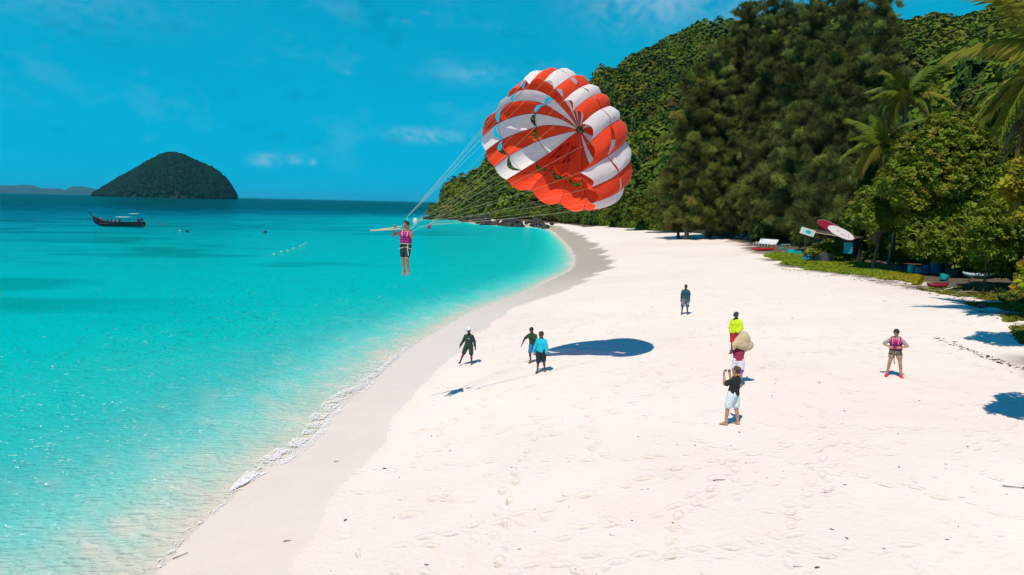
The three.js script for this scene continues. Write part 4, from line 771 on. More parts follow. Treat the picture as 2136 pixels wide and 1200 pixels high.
  if (o.print) part('chest_print', box(0.15, 0.028, 0.006).rotateX(-0.05).translate(...up(0.33, 0, 0.128).toArray()), std(0.55, 0.58, 0.55, 0.9), root);
  root.userData.J = null; root.joints = { J, S, up, hp, sp, fz };
  return root;
}
const inWorld = (p, local) => local.clone().multiplyScalar(p.scale.x).applyAxisAngle(V(0, 1, 0), p.rotation.y).add(p.position);
const facing = (px, extra = 0) => Math.atan2(-(px - 1068) / 1424, 1) + extra;   // turned to the camera from that column
const stand = [[[0.05, -1, 0.02], [0.02, -1, -0.03]], [[-0.05, -1, 0.02], [-0.02, -1, -0.03]]];
const spotFor = (px, py) => ground(px, py);
const tan = [0.33, 0.17, 0.10], brown = [0.13, 0.06, 0.035], fair = [0.52, 0.30, 0.20];

// man in dark long sleeves by the wet sand
person({ label: 'man in dark green long sleeves and a white and blue cap by the wet sand', pos: spotFor(977, 761), yaw: facing(977, -0.25), height: 1.72, skin: brown, cap: [0.75, 0.78, 0.85], brim: [0.05, 0.2, 0.55],
  pose: { lean: [0.02, 1, 0.02], look: [-0.25, -0.15, 1], legs: [[[0.12, -1, 0.08], [0.02, -1, -0.05]], [[-0.36, -1, 0.1], [-0.42, -1, -0.1]]], arms: [[[0.36, -1, 0.0], [0.26, -1, 0.2]], [[-0.42, -1, 0.02], [-0.55, -1, 0.3]]] },
  print: 1, top: { sleeve: 1.95, color: [0.012, 0.035, 0.035], loose: 0.03, hem: -0.1 }, bottom: { len: 0.85, color: [0.014, 0.04, 0.032], loose: 0.035 } });
// crouching forward, arm out, behind the turquoise shirt
person({ label: 'man in a green and yellow T-shirt bending forward behind the turquoise shirt', pos: spotFor(1112, 757), yaw: facing(1112, -0.35), height: 1.7, skin: brown, hair: [0.012, 0.01, 0.01],
  pose: { lean: [-0.05, 1, 0.42], look: [-0.1, -0.35, 1], legs: [[[0.2, -1, 0.2], [0.05, -1, -0.35]], [[-0.05, -1, 0.35], [0, -1, -0.3]]], arms: [[[0.4, -0.9, 0.3], [0.1, -0.7, 0.6]], [[-0.75, -0.8, 0.1], [-0.35, -1, 0.35]]] },
  top: { sleeve: 0.75, color: [0.02, 0.06, 0.02], loose: 0.028 }, bottom: { len: 0.85, color: [0.02, 0.17, 0.42], loose: 0.03 } });
person({ label: 'man in a turquoise long-sleeved shirt and black shorts walking on the sand', pos: spotFor(1128, 777), yaw: facing(1128, -0.3), height: 1.73, skin: brown, hair: [0.018, 0.012, 0.012],
  pose: { lean: [0.0, 1, 0.06], look: [-0.75, -0.1, 0.8], legs: [[[0.0, -1, -0.18], [0.02, -1, -0.38]], [[-0.03, -1, 0.2], [-0.02, -1, 0.02]]], arms: [[[0.26, -1, 0.12], [0.12, -1, 0.3]], [[-0.34, -1, -0.05], [-0.3, -1, 0.12]]] },
  top: { sleeve: 1.95, color: [0.0, 0.48, 0.66], loose: 0.034, hem: -0.1 }, bottom: { len: 0.95, color: [0.012, 0.018, 0.025], loose: 0.035 } });
person({ label: 'man in a dark teal T-shirt and patterned shorts standing alone farthest up the beach', pos: spotFor(1428, 656), yaw: facing(1428, 0.05), height: 1.74, skin: [0.09, 0.045, 0.035], hair: [0.015, 0.012, 0.012],
  pose: { lean: [0, 1, 0.02], look: [-0.05, -0.15, 1], legs: [[[0.1, -1, 0.02], [0.05, -1, -0.04]], [[-0.1, -1, 0.02], [-0.05, -1, -0.04]]], arms: [[[0.22, -1, -0.02], [0.1, -1, 0.12]], [[-0.22, -1, -0.02], [-0.1, -1, 0.12]]] },
  top: { sleeve: 0.75, color: [0.008, 0.07, 0.11], loose: 0.034, hem: -0.12 }, bottom: { len: 0.95, loose: 0.04, pattern: (x, y, z) => noise2(x * 22, y * 22 + z * 15, 4) > 0.1 ? [0.25, 0.3, 0.36] : [0.012, 0.05, 0.09] } });
person({ label: 'man in a lime yellow shirt, red shorts and a dark blue cap', pos: spotFor(1532, 738), yaw: facing(1532, -0.3), height: 1.78, skin: brown, cap: [0.01, 0.03, 0.08],
  pose: { lean: [0.0, 1, 0.05], look: [-0.3, -0.3, 1], legs: stand, arms: [[[0.28, -1, 0.12], [-0.55, -0.7, 0.75]], [[-0.22, -1, 0.02], [0.1, -1, 0.25]]] },
  top: { sleeve: 1.95, color: [0.52, 0.72, 0.01], loose: 0.04, hem: -0.06 }, bottom: { len: 0.9, color: [0.5, 0.008, 0.015], loose: 0.035 } });
const carrier = person({ label: 'person in a maroon top and white and purple shorts bent under a canvas sack', pos: spotFor(1537, 806), yaw: facing(1537, 3.0), height: 1.72, skin: tan, hair: [0.02, 0.014, 0.012],
  pose: { lean: [0.1, 1, 0.62], look: [0, -0.75, 1], legs: [[[0.06, -1, 0.1], [0.02, -1, -0.1]], [[-0.06, -1, -0.05], [-0.03, -1, -0.15]]], arms: [[[0.25, -0.2, 0.9], [-0.2, 1, 0.2], [0, 1, 0.2], [0.3, 0, 1], 0.8], [[-0.25, -0.2, 0.9], [0.2, 1, 0.2], [0, 1, 0.2], [-0.3, 0, 1], 0.8]] },
  top: { sleeve: 0.6, color: [0.22, 0.01, 0.05], loose: 0.03 }, bottom: { len: 0.75, loose: 0.035, pattern: (x, y, z) => y > 0.66 ? [0.72, 0.66, 0.78] : (noise2(x * 20, y * 20, 3) > 0.25 ? [0.55, 0.35, 0.7] : [0.24, 0.03, 0.60]) } });
{
  // a canvas sack with a gathered neck over the carrier's shoulders
  const c = inWorld(carrier, carrier.joints.J.head), R = rngOf(4), B = [], P = (x, y, z) => V(x, y, z);
  B.push([P(-0.02, 0.06, 0), P(0.06, 0.09, 0.02), 0.17, 0.18], [P(0.1, -0.1, 0), P(0.24, -0.13, 0.02), 0.17, 0.13], [P(-0.1, -0.16, 0.02), P(0.16, -0.22, 0.02), 0.14, 0.13], [P(-0.16, 0.0, 0), P(-0.3, -0.12, 0.06), 0.12, 0.07], [P(-0.3, -0.12, 0.06), P(-0.33, -0.28, 0.08), 0.07, 0.045], [P(-0.02, 0.24, 0), P(-0.1, 0.34, 0.02), 0.12, 0.05]);
  solo('canvas_sack', netMesh(B, 0.12, 0.012, [], 0.008, 8), std(0.50, 0.41, 0.27, 0.95), 'beige canvas sack carried on a bent person\'s shoulders', 'sack').position.copy(c.add(V(0.05, 0.10, 0.22)));
}
const cameraman = person({ label: 'barefoot man in a black T-shirt and pale blue shorts taking a picture', pos: spotFor(1526, 887), yaw: facing(1526, 3.14 + 1.15), height: 1.78, skin: [0.42, 0.23, 0.15], hair: [0.07, 0.035, 0.02],
  pose: { lean: [0.0, 1, -0.10], look: [0, 0.28, 1], legs: [[[0.05, -1, 0.24], [0.02, -1, 0.06]], [[-0.05, -1, -0.14], [-0.03, -1, -0.2]]], arms: [[[0.25, -0.55, 0.85], [-0.22, 1, 0.22], [-0.1, 1, 0.3], [-0.6, 0, -0.6], 1.1], [[-0.25, -0.55, 0.85], [0.22, 1, 0.22], [0.1, 1, 0.3], [0.6, 0, -0.6], 1.1]], toes: [[0.15, 0, 1], [-0.35, 0, 1]] },
  top: { sleeve: 0.75, color: [0.010, 0.014, 0.018], loose: 0.034, hem: -0.06 }, bottom: { len: 0.75, color: [0.62, 0.72, 0.80], loose: 0.04 } });
{
  const J = cameraman.joints.J, m = J.wr[0].clone().lerp(J.wr[1], 0.5).add(V(0, 0.10, 0.05)), p = inWorld(cameraman, m);
  const ph = thing('phone', 'dark phone held up by the man in the black T-shirt', 'phone', p, cameraman.rotation.y);
  part('case', box(0.155, 0.078, 0.011, 0, 0, 0, 0.004), std(0.015, 0.015, 0.018, 0.4), ph);
  part('screen', box(0.145, 0.069, 0.002, 0, 0, -0.0065), std(0.02, 0.025, 0.03, 0.15), ph);
  part('lens', new THREE.CylinderGeometry(0.012, 0.012, 0.004, 14).rotateX(Math.PI / 2).translate(0.055, 0.018, 0.0075), std(0.03, 0.03, 0.03, 0.2), ph);
}
person({ label: 'man in a magenta life vest and red shoes adjusting his straps on the beach', pos: spotFor(1864, 786), yaw: facing(1864, -0.12), height: 1.74, skin: [0.40, 0.22, 0.15], hair: [0.008, 0.012, 0.014],
  pose: { lean: [-0.03, 1, 0.10], look: [-0.35, -0.55, 1], legs: [[[0.22, -1, 0.12], [0.12, -1, -0.12]], [[-0.16, -1, 0.06], [-0.12, -1, -0.06]]], arms: [[[0.80, -0.72, 0.1], [-0.85, -0.32, 0.62], [-1, -0.1, 0.3], [0, -0.3, -1], 0.7], [[-0.80, -0.72, 0.1], [0.85, -0.36, 0.62], [1, -0.1, 0.3], [0, -0.3, -1], 0.7]], toes: [[0.45, 0, 1], [-0.15, 0, 1]] },
  top: { sleeve: 0.85, color: [0.30, 0.30, 0.31], loose: 0.016, hem: -0.02 }, bottom: { len: 0.38, color: [0.36, 0.25, 0.16], loose: 0.022 }, vest: [0.42, 0.006, 0.16], vestStrap: [0.75, 0.35, 0.35], harness: [0.05, 0.045, 0.035], tails: [[0.17, 0.08, 0.42], [-0.03, 0.12, 0.45], [-0.19, 0.05, 0.22]], shoes: [0.62, 0.01, 0.02] });
person({ label: 'parasailing rider in a magenta life vest and dark shorts hanging over the sea', pos: at(846, 575, 23.5), yaw: facing(846, -0.35), height: 1.76, skin: [0.36, 0.19, 0.12], hair: [0.01, 0.008, 0.02], seed: 6,
  pose: { lean: [0.02, 1, -0.05], look: [-0.5, 0.05, 1], legs: [[[-0.03, -1, 0.24], [0.05, -1, -0.24]], [[0.02, -1, 0.12], [0.06, -1, -0.1]]], arms: [[[0.35, -0.45, 0.75], [-0.35, 1, 0.2], [-0.2, 1, 0.1], [0.2, 0.1, 1], 1.3], [[-0.75, -0.35, 0.3], [0.2, 1, 0.15], [0.1, 1, 0.1], [0.3, 0.1, 1], 1.3]], toes: [[-0.1, -0.75, 0.7], [-0.3, -0.8, 0.7]] },
  bottom: { len: 0.72, color: [0.008, 0.03, 0.035], loose: 0.022 }, vest: [0.36, 0.008, 0.20], vestStrap: [0.75, 0.5, 0.55], harness: [0.66, 0.58, 0.55], tails: [[0.12, 0.12, 0.35]] });
// ---------------------------------------------------------------- boards, kayaks, hut and gear along the trees
const teal = std(0.0, 0.46, 0.50, 0.6), aqua = std(0.0, 0.62, 0.78, 0.55), navy = std(0.01, 0.14, 0.34, 0.6), blue = std(0.0, 0.24, 0.50, 0.55), woodMat = std(0.22, 0.14, 0.08, 0.85), paleWood = std(0.42, 0.34, 0.24, 0.9), whitePlastic = std(0.78, 0.80, 0.82, 0.5), redPlastic = std(0.55, 0.008, 0.03, 0.45);
function hullGeo(L, W, H, deck = 0.15) {                                // pointed hull along x, flat-bottomed, with a crowned deck
  const pos = [], idx = [], n = 28, m = 16;
  for (let i = 0; i <= n; i++) {
    const t = i / n * 2 - 1, w = W / 2 * Math.pow(Math.max(0.0006, 1 - Math.pow(Math.abs(t), 2.4)), 0.75), rise = H * 0.35 * t * t * t * t, keel = H * 0.55 * Math.pow(Math.abs(t), 5);
    for (let j = 0; j < m; j++) { const a = j / m * 6.2832, c = Math.cos(a), s = Math.sin(a), y = s > 0 ? H * 0.62 + s * H * (0.38 + deck * (1 - t * t)) * 0.8 : H * 0.62 + s * (H * 0.62 - keel); pos.push(t * L / 2, y + rise, Math.sign(c) * Math.pow(Math.abs(c), 0.7) * w); }
  }
  for (let i = 0; i < n; i++) for (let j = 0; j < m; j++) { const a = i * m + j, b = i * m + (j + 1) % m; idx.push(a, a + m, b + m, a, b + m, b); }
  return geoOf(pos, idx);
}
function kayak(label, pos, turn, L, mat, group) {
  const t = thing('kayak', label, 'kayak', pos, turn, group);
  part('hull', hullGeo(L, 0.78, 0.34), mat, t);
  for (const x of [-0.18, 0.2]) part('seat_well', new THREE.SphereGeometry(1, 16, 10).scale(0.42, 0.06, 0.23).translate(x * L, 0.335, 0), std(0.05, 0.01, 0.012, 0.7), t);
  part('grab_handle', tube([V(L * 0.42, 0.36, 0), V(L * 0.45, 0.43, 0), V(L * 0.48, 0.40, 0)], 0.012, 5), std(0.02, 0.02, 0.02, 0.7), t);
  return t;
}
function boardGeo(L, W, T) {
  const s = new THREE.Shape(), n = 40, w = (t) => W / 2 * Math.pow(Math.max(0, 1 - Math.pow(Math.abs(t), 2.6)), 0.62);
  for (let i = 0; i <= n; i++) { const t = i / n * 2 - 1; i ? s.lineTo(t * L / 2, w(t)) : s.moveTo(t * L / 2, 0); }
  for (let i = n - 1; i > 0; i--) { const t = i / n * 2 - 1; s.lineTo(t * L / 2, -w(t)); }
  return new THREE.ExtrudeGeometry(s, { depth: T - 0.04, bevelEnabled: true, bevelThickness: 0.02, bevelSize: 0.02, bevelSegments: 2, curveSegments: 8 }).translate(0, 0, -T / 2);
}
function orient(o, xAxis, zAxis) { const x = xAxis.clone().normalize(), z = zAxis.clone().addScaledVector(x, -zAxis.dot(x)).normalize(), y = z.clone().cross(x); o.quaternion.setFromRotationMatrix(M4().makeBasis(x, y, z)); return o; }
const away = (px, py) => at(px, py, 1).sub(camera.position).setY(0).normalize();
const alongPix = (ax, ay, bx, by, d, d2 = d) => at(bx, by, d2).sub(at(ax, ay, d));

// the rental hut with its signboard and two paddle boards on top
{
  const D = 74, g = ground(1735, 541), ax = alongPix(1668, 500, 1800, 520, D, D - 6).setY(0).normalize(), P = (px, py, d = D) => at(px, py, d).sub(g);
  const hut = thing('rental_hut', 'dark beach rental hut with a sloping plank roof behind the planter', 'hut', g, 0);
  const yaw = Math.atan2(-ax.z, ax.x), L = 5.6, turned = (geo, x, y, z) => geo.translate(x, y, z).rotateY(yaw).translate(P(1735, 500, D).x, 0, P(1735, 500, D).z);
  for (let i = 0; i < 14; i++) part('wall_plank', turned(box(0.39, 2.3, 0.04, 0, 0, 0, 0.008), -L / 2 + 0.2 + i * 0.4, 1.15, -0.9 + (i % 2) * 0.006), std(0.02 + 0.004 * (i % 3), 0.035, 0.06, 0.85), hut);
  for (const [x, z] of [[-L / 2, 0.55], [L / 2, 0.55], [0, 0.55], [-L / 2, -0.95], [L / 2, -0.95]]) part('post', turned(box(0.11, 2.75, 0.11, 0, 0, 0, 0.012), x, 1.375, z), std(0.03, 0.035, 0.045, 0.85), hut);
  part('counter', turned(box(L - 0.3, 0.06, 0.5, 0, 0, 0, 0.012), 0, 1.0, 0.35), std(0.04, 0.04, 0.05, 0.7), hut);
  for (let i = 0; i < 5; i++) part('roof_plank', turned(box(L + 0.5, 0.035, 0.37, 0, 0, 0, 0.008).rotateZ(-0.10), 0, 2.88 + i * 0.035, 0.75 - i * 0.375), i ? std(0.08, 0.06, 0.05, 0.9) : paleWood, hut);
  part('shutter', turned(box(0.95, 1.15, 0.05, 0, 0, 0, 0.01), L / 2 - 0.45, 1.55, 0.62), teal, hut);
  part('shutter_frame', turned(box(1.05, 0.07, 0.07, 0, 0, 0, 0.01), L / 2 - 0.45, 2.16, 0.63), std(0.2, 0.12, 0.1, 0.85), hut);
}
{
  const c = document.createElement('canvas'); c.width = 256; c.height = 128; const q = c.getContext('2d');
  q.fillStyle = '#f2fbfd'; q.fillRect(0, 0, 256, 128); q.fillStyle = '#bff1f6'; q.fillRect(14, 10, 228, 108); q.fillStyle = '#35cdd2'; q.beginPath(); q.ellipse(140, 62, 62, 38, 0.1, 0, 7); q.fill(); q.fillStyle = '#0f9aa0'; for (const [x, y, w] of [[100, 48, 70], [112, 60, 55], [118, 72, 48]]) q.fillRect(x, y, w, 6);
  const tx = new THREE.CanvasTexture(c); tx.colorSpace = THREE.SRGBColorSpace;
  const D = 69, p = at(1685, 484, D), s = thing('signboard', 'white signboard with a turquoise emblem hung at the hut\'s left corner', 'sign', p);
  orient(s, alongPix(1671, 478, 1700, 487, D), away(1685, 480).negate());
  part('panel', box(1.45, 0.66, 0.05, 0, 0, 0, 0.008), whitePlastic, s);
  part('print', new THREE.PlaneGeometry(1.36, 0.58).translate(0, 0, 0.029), std(1, 1, 1, 0.6, { map: tx }), s);
  for (const x of [-0.55, 0.55]) part('hanger', bar([x, 0.33, 0], [x, 0.62, -0.05], 0.012, 5), std(0.05, 0.05, 0.05, 0.7), s);
}
for (const [px, py, d, mat, label, isWhite] of [[1733, 474.5, 71.5, std(0.26, 0.008, 0.035, 0.4), 'dark red paddle board lying behind the white one on the hut roof', 0], [1754.5, 486, 71, std(0.72, 0.74, 0.82, 0.35), 'white paddle board tilted on the edge of the hut roof', 1]]) {
  const b = thing('paddle_board', label, 'paddle board', at(px, py, d));
  orient(b, alongPix(1728, 473, 1781, 497.5, d), away(px, py).negate().multiplyScalar(0.9).add(V(0, 0.55, 0)));
  part('board', boardGeo(isWhite ? 2.95 : 3.05, isWhite ? 0.98 : 1.02, 0.13), mat, b);
  part('rail_edge', tube([...Array(41).keys()].map((i) => { const t = i / 40 * 2 - 1, L = isWhite ? 2.95 : 3.05; return V(t * L / 2, 0.51 * Math.pow(Math.max(0, 1 - Math.pow(Math.abs(t), 2.6)), 0.62), 0.05); }), 0.014, 5, 60), std(0.7, 0.6, 0.62, 0.5), b);
  if (isWhite) { part('carry_handle', box(0.16, 0.05, 0.03, -0.38, 0.06, 0.07, 0.01), std(0.03, 0.03, 0.05, 0.7), b); part('stripe', box(0.03, 0.5, 0.006, 0.82, 0, 0.067), std(0.12, 0.12, 0.2, 0.6), b); part('logo_print', box(0.55, 0.10, 0.004, 0.25, -0.12, 0.067), std(0.5, 0.52, 0.62, 0.6), b); }
  for (const x of [-0.9, 0.5]) part('fin', box(0.16, 0.02, 0.16, x * 1.45, 0, -0.13, 0.008), std(0.1, 0.02, 0.03, 0.6), b);
}
// kayaks and other boards
const yawOf = (ax, ay, bx, by) => { const a = ground(ax, ay), b = ground(bx, by); return Math.atan2(-(b.z - a.z), b.x - a.x); };
kayak('bright red kayak lying on the sand beside the grass', ground(1592, 523), 0.5, 4.5, redPlastic);
kayak('dark red kayak in the deep shade below the blue barrels', ground(1956, 601), 0.12, 1.7, std(0.22, 0.006, 0.02, 0.5));
{
  const g = ground(2040, 588), k = kayak('pale blue kayak resting on wooden trestles in the shade', g.clone().add(V(0, 0.34, 0)), -0.3, 2.2, std(0.30, 0.45, 0.50, 0.5));
  const t = thing('trestle', 'low wooden trestle holding the pale blue kayak', 'trestle', g, k.rotation.y);
  for (const x of [-0.5, 0.5]) { part('beam', box(0.09, 0.08, 0.8, x, 0.30, 0, 0.01), woodMat, t); for (const z of [-0.3, 0.3]) part('leg', bar([x, 0, z * 1.25], [x, 0.28, z], 0.03, 6), woodMat, t); }
  const b = thing('paddle_board', 'pale blue and white board lying flat left of the barrels', 'paddle board', ground(1872, 566).add(V(0, 0.08, 0)));
  orient(b, V(1, 0, -0.25), V(0, 1, 0)); part('board', boardGeo(1.9, 0.7, 0.12), std(0.55, 0.6, 0.78, 0.4), b); part('stripe', box(1.5, 0.10, 0.01, 0, 0, 0.062), std(0.03, 0.14, 0.45, 0.5), b);
  const b2 = thing('paddle_board', 'blue board under the pale board left of the barrels', 'paddle board', ground(1864, 561).add(V(0, 0.07, 0)));
  orient(b2, V(1, 0, -0.18), V(0, 1, 0)); part('board', boardGeo(2.1, 0.7, 0.11), std(0.06, 0.16, 0.42, 0.4), b2); part('stripe', box(1.5, 0.08, 0.01, 0, 0, 0.057), std(0.6, 0.62, 0.75, 0.5), b2);
}
// barrels and tubs
function barrel(px, py, r, h, mat, label, opts = {}) {
  const t = thing('barrel', label, 'barrel', ground(px, py), opts.turn ?? 0, 'blue plastic barrels under the sea almond tree'), k = [[0, 0], [r * 0.92, 0], [r * 0.97, h * 0.05], [r, h * 0.3], [r * 1.04, h * 0.32], [r * 1.04, h * 0.36], [r, h * 0.38], [r, h * 0.64], [r * 1.04, h * 0.66], [r * 1.04, h * 0.7], [r, h * 0.72], [r * 0.95, h * 0.96], [r * 0.9, h * 0.985]];
  part('drum', new THREE.LatheGeometry(k.map(([x, y]) => new THREE.Vector2(x, y)), 22), mat, t);
  part('lid', new THREE.CylinderGeometry(r * 0.9, r * 0.93, h * 0.05, 22).translate(0, h * 0.98, 0), mat, t);
  part('rim', new THREE.TorusGeometry(r * 0.93, 0.022, 6, 24).rotateX(Math.PI / 2).translate(0, h, 0), mat, t);
  if (opts.lie) { t.rotation.z = Math.PI / 2; t.position.y += r; }
  return t;
}
barrel(1900, 571, 0.27, 0.75, aqua, 'bright turquoise barrel at the left end of the row');
barrel(1916, 574, 0.27, 0.72, std(0.02, 0.16, 0.30, 0.6), 'grey-blue barrel second from the left of the row');
barrel(1932, 572, 0.34, 0.76, navy, 'wide navy barrel in the middle of the row');
barrel(1952, 571, 0.42, 1.02, blue, 'largest blue barrel, tallest of the row');
barrel(1986, 577, 0.4, 0.7, std(0.0, 0.06, 0.10, 0.6), 'dark teal barrel in the shade below the table');
{
  const t = thing('tub', 'turquoise tub tipped on the ground in front of the barrels', 'tub', ground(1968, 587).add(V(0, 0.05, 0)), 0.5);
  part('shell', new THREE.LatheGeometry([[0, 0], [0.26, 0], [0.34, 0.42], [0.37, 0.43], [0.37, 0.46], [0.33, 0.46], [0.25, 0.04], [0, 0.035]].map(([x, y]) => new THREE.Vector2(x, y)), 20), teal, t);
  for (const s of [-1, 1]) part('handle', tube([V(s * 0.35, 0.4, -0.08), V(s * 0.42, 0.36, 0), V(s * 0.35, 0.4, 0.08)], 0.012, 5), teal, t);
  t.rotation.z = -0.35;
  const w = thing('table', 'long table with a pale top behind the blue barrels', 'table', ground(1996, 572));
  for (let i = 0; i < 4; i++) part('top_board', box(2.3, 0.035, 0.19, 0, 0.78, -0.3 + i * 0.2, 0.006), std(0.42 + 0.02 * i, 0.32, 0.34, 0.8), w);
  for (const x of [-1, 1]) for (const z of [-0.28, 0.28]) part('leg', box(0.06, 0.76, 0.06, x, 0.38, z, 0.008), std(0.06, 0.04, 0.03, 0.85), w);
  const bx = thing('storage_box', 'small turquoise box standing on the pale table', 'box', w.position.clone().add(V(0.75, 0.80, 0))); part('crate', box(0.34, 0.22, 0.26, 0, 0.11, 0, 0.015), teal, bx); part('lid', box(0.36, 0.03, 0.28, 0, 0.235, 0, 0.01), aqua, bx);
  const cs = thing('stacked_chair', 'tall stack of blue plastic chairs behind the barrels', 'chair stack', ground(1981, 566), -0.4);
  for (let k = 0; k < 5; k++) { const y = k * 0.13; part('seat', box(0.46, 0.03, 0.44, 0, 0.44 + y, 0, 0.012), blue, cs); for (let q = 0; q < 4; q++) part('back_slat', box(0.05, 0.46, 0.025, -0.17 + q * 0.113, 0.70 + y, -0.22 - k * 0.004, 0.01), k % 2 ? blue : std(0.05, 0.3, 0.42, 0.6), cs); for (const x of [-0.2, 0.2]) for (const z of [-0.2, 0.2]) if (!k) part('leg', bar([x * 1.1, 0, z * 1.1], [x, 0.43, z], 0.018, 6), blue, cs); }
}
// loungers: one built, the rest cloned
function loungerProto(frameMat, clothMat, label, group) {
  const t = thing('beach_lounger', label, 'lounger', V(0, 0, 0), 0, group);
  for (const s of [-1, 1]) part('side_rail', box(1.35, 0.06, 0.05, 0.0, 0.33, s * 0.29, 0.012), frameMat, t);
  for (let i = 0; i < 7; i++) part('seat_slat', box(0.14, 0.025, 0.56, -0.55 + i * 0.17, 0.36, 0, 0.006), clothMat, t);
  const b = part('backrest', box(0.80, 0.03, 0.56, 0.40, 0, 0, 0.01).rotateZ(0.95).translate(0.55, 0.36, 0), clothMat, t);
  for (const s of [-1, 1]) part('back_rail', box(0.86, 0.05, 0.045, 0.42, 0, s * 0.29, 0.01).rotateZ(0.95).translate(0.57, 0.34, 0), frameMat, b);
  for (const x of [-0.55, 0.55]) for (const s of [-1, 1]) part('leg', box(0.05, 0.33, 0.05, x, 0.165, s * 0.29, 0.01), frameMat, t);
  for (const s of [-1, 1]) part('armrest', merge([box(0.6, 0.03, 0.06, 0.3, 0.55, s * 0.31, 0.008), box(0.05, 0.22, 0.05, 0.05, 0.44, s * 0.31, 0.008)]), frameMat, t);
  return t;
}
const clone = (o, pos, turn, label) => { const c = o.clone(); c.name = numbered(o.name.replace(/_\d{3}$/, '')); scene.add(c); c.position.copy(pos); c.rotation.y = turn; if (label) c.userData.label = label; return c; };
{
  const W = loungerProto(whitePlastic, std(0.62, 0.68, 0.76, 0.7), 'white lounger in the tight row on the sand behind the red kayak', 'white loungers in a row on the sand');
  [[1580, 512], [1586, 512.5], [1592, 513], [1598, 513.5], [1604, 514], [1610, 514.5]].forEach(([x, y], i) => { const p = ground(x, y); { const n = ['leftmost', 'second from the left', 'third from the left', 'third from the right', 'second from the right', 'rightmost'][i], l = 'white lounger, ' + n + ' in the row behind the red kayak'; i ? clone(W, p, 0.5, l) : (W.position.copy(p), W.rotation.y = 0.5, W.userData.label = l); }; });
  const B = loungerProto(std(0.10, 0.22, 0.30, 0.6), std(0.10, 0.28, 0.38, 0.7), 'blue-grey lounger standing in the shade of the casuarinas', 'blue-grey loungers in the shade');
  [[1532, 497], [1539, 499], [1546, 497], [1553, 500], [1560, 502], [1548, 494]].forEach(([x, y], i) => { const p = ground(x, y); { const n = ['leftmost', 'second from the left', 'third from the left', 'second from the right', 'rightmost', 'backmost'][i], l = 'blue-grey lounger, ' + n + ' of those in the casuarina shade'; i ? clone(B, p, 0.35 + 0.1 * (i % 3), l) : (B.position.copy(p), B.rotation.y = 0.35, B.userData.label = l); }; });
}
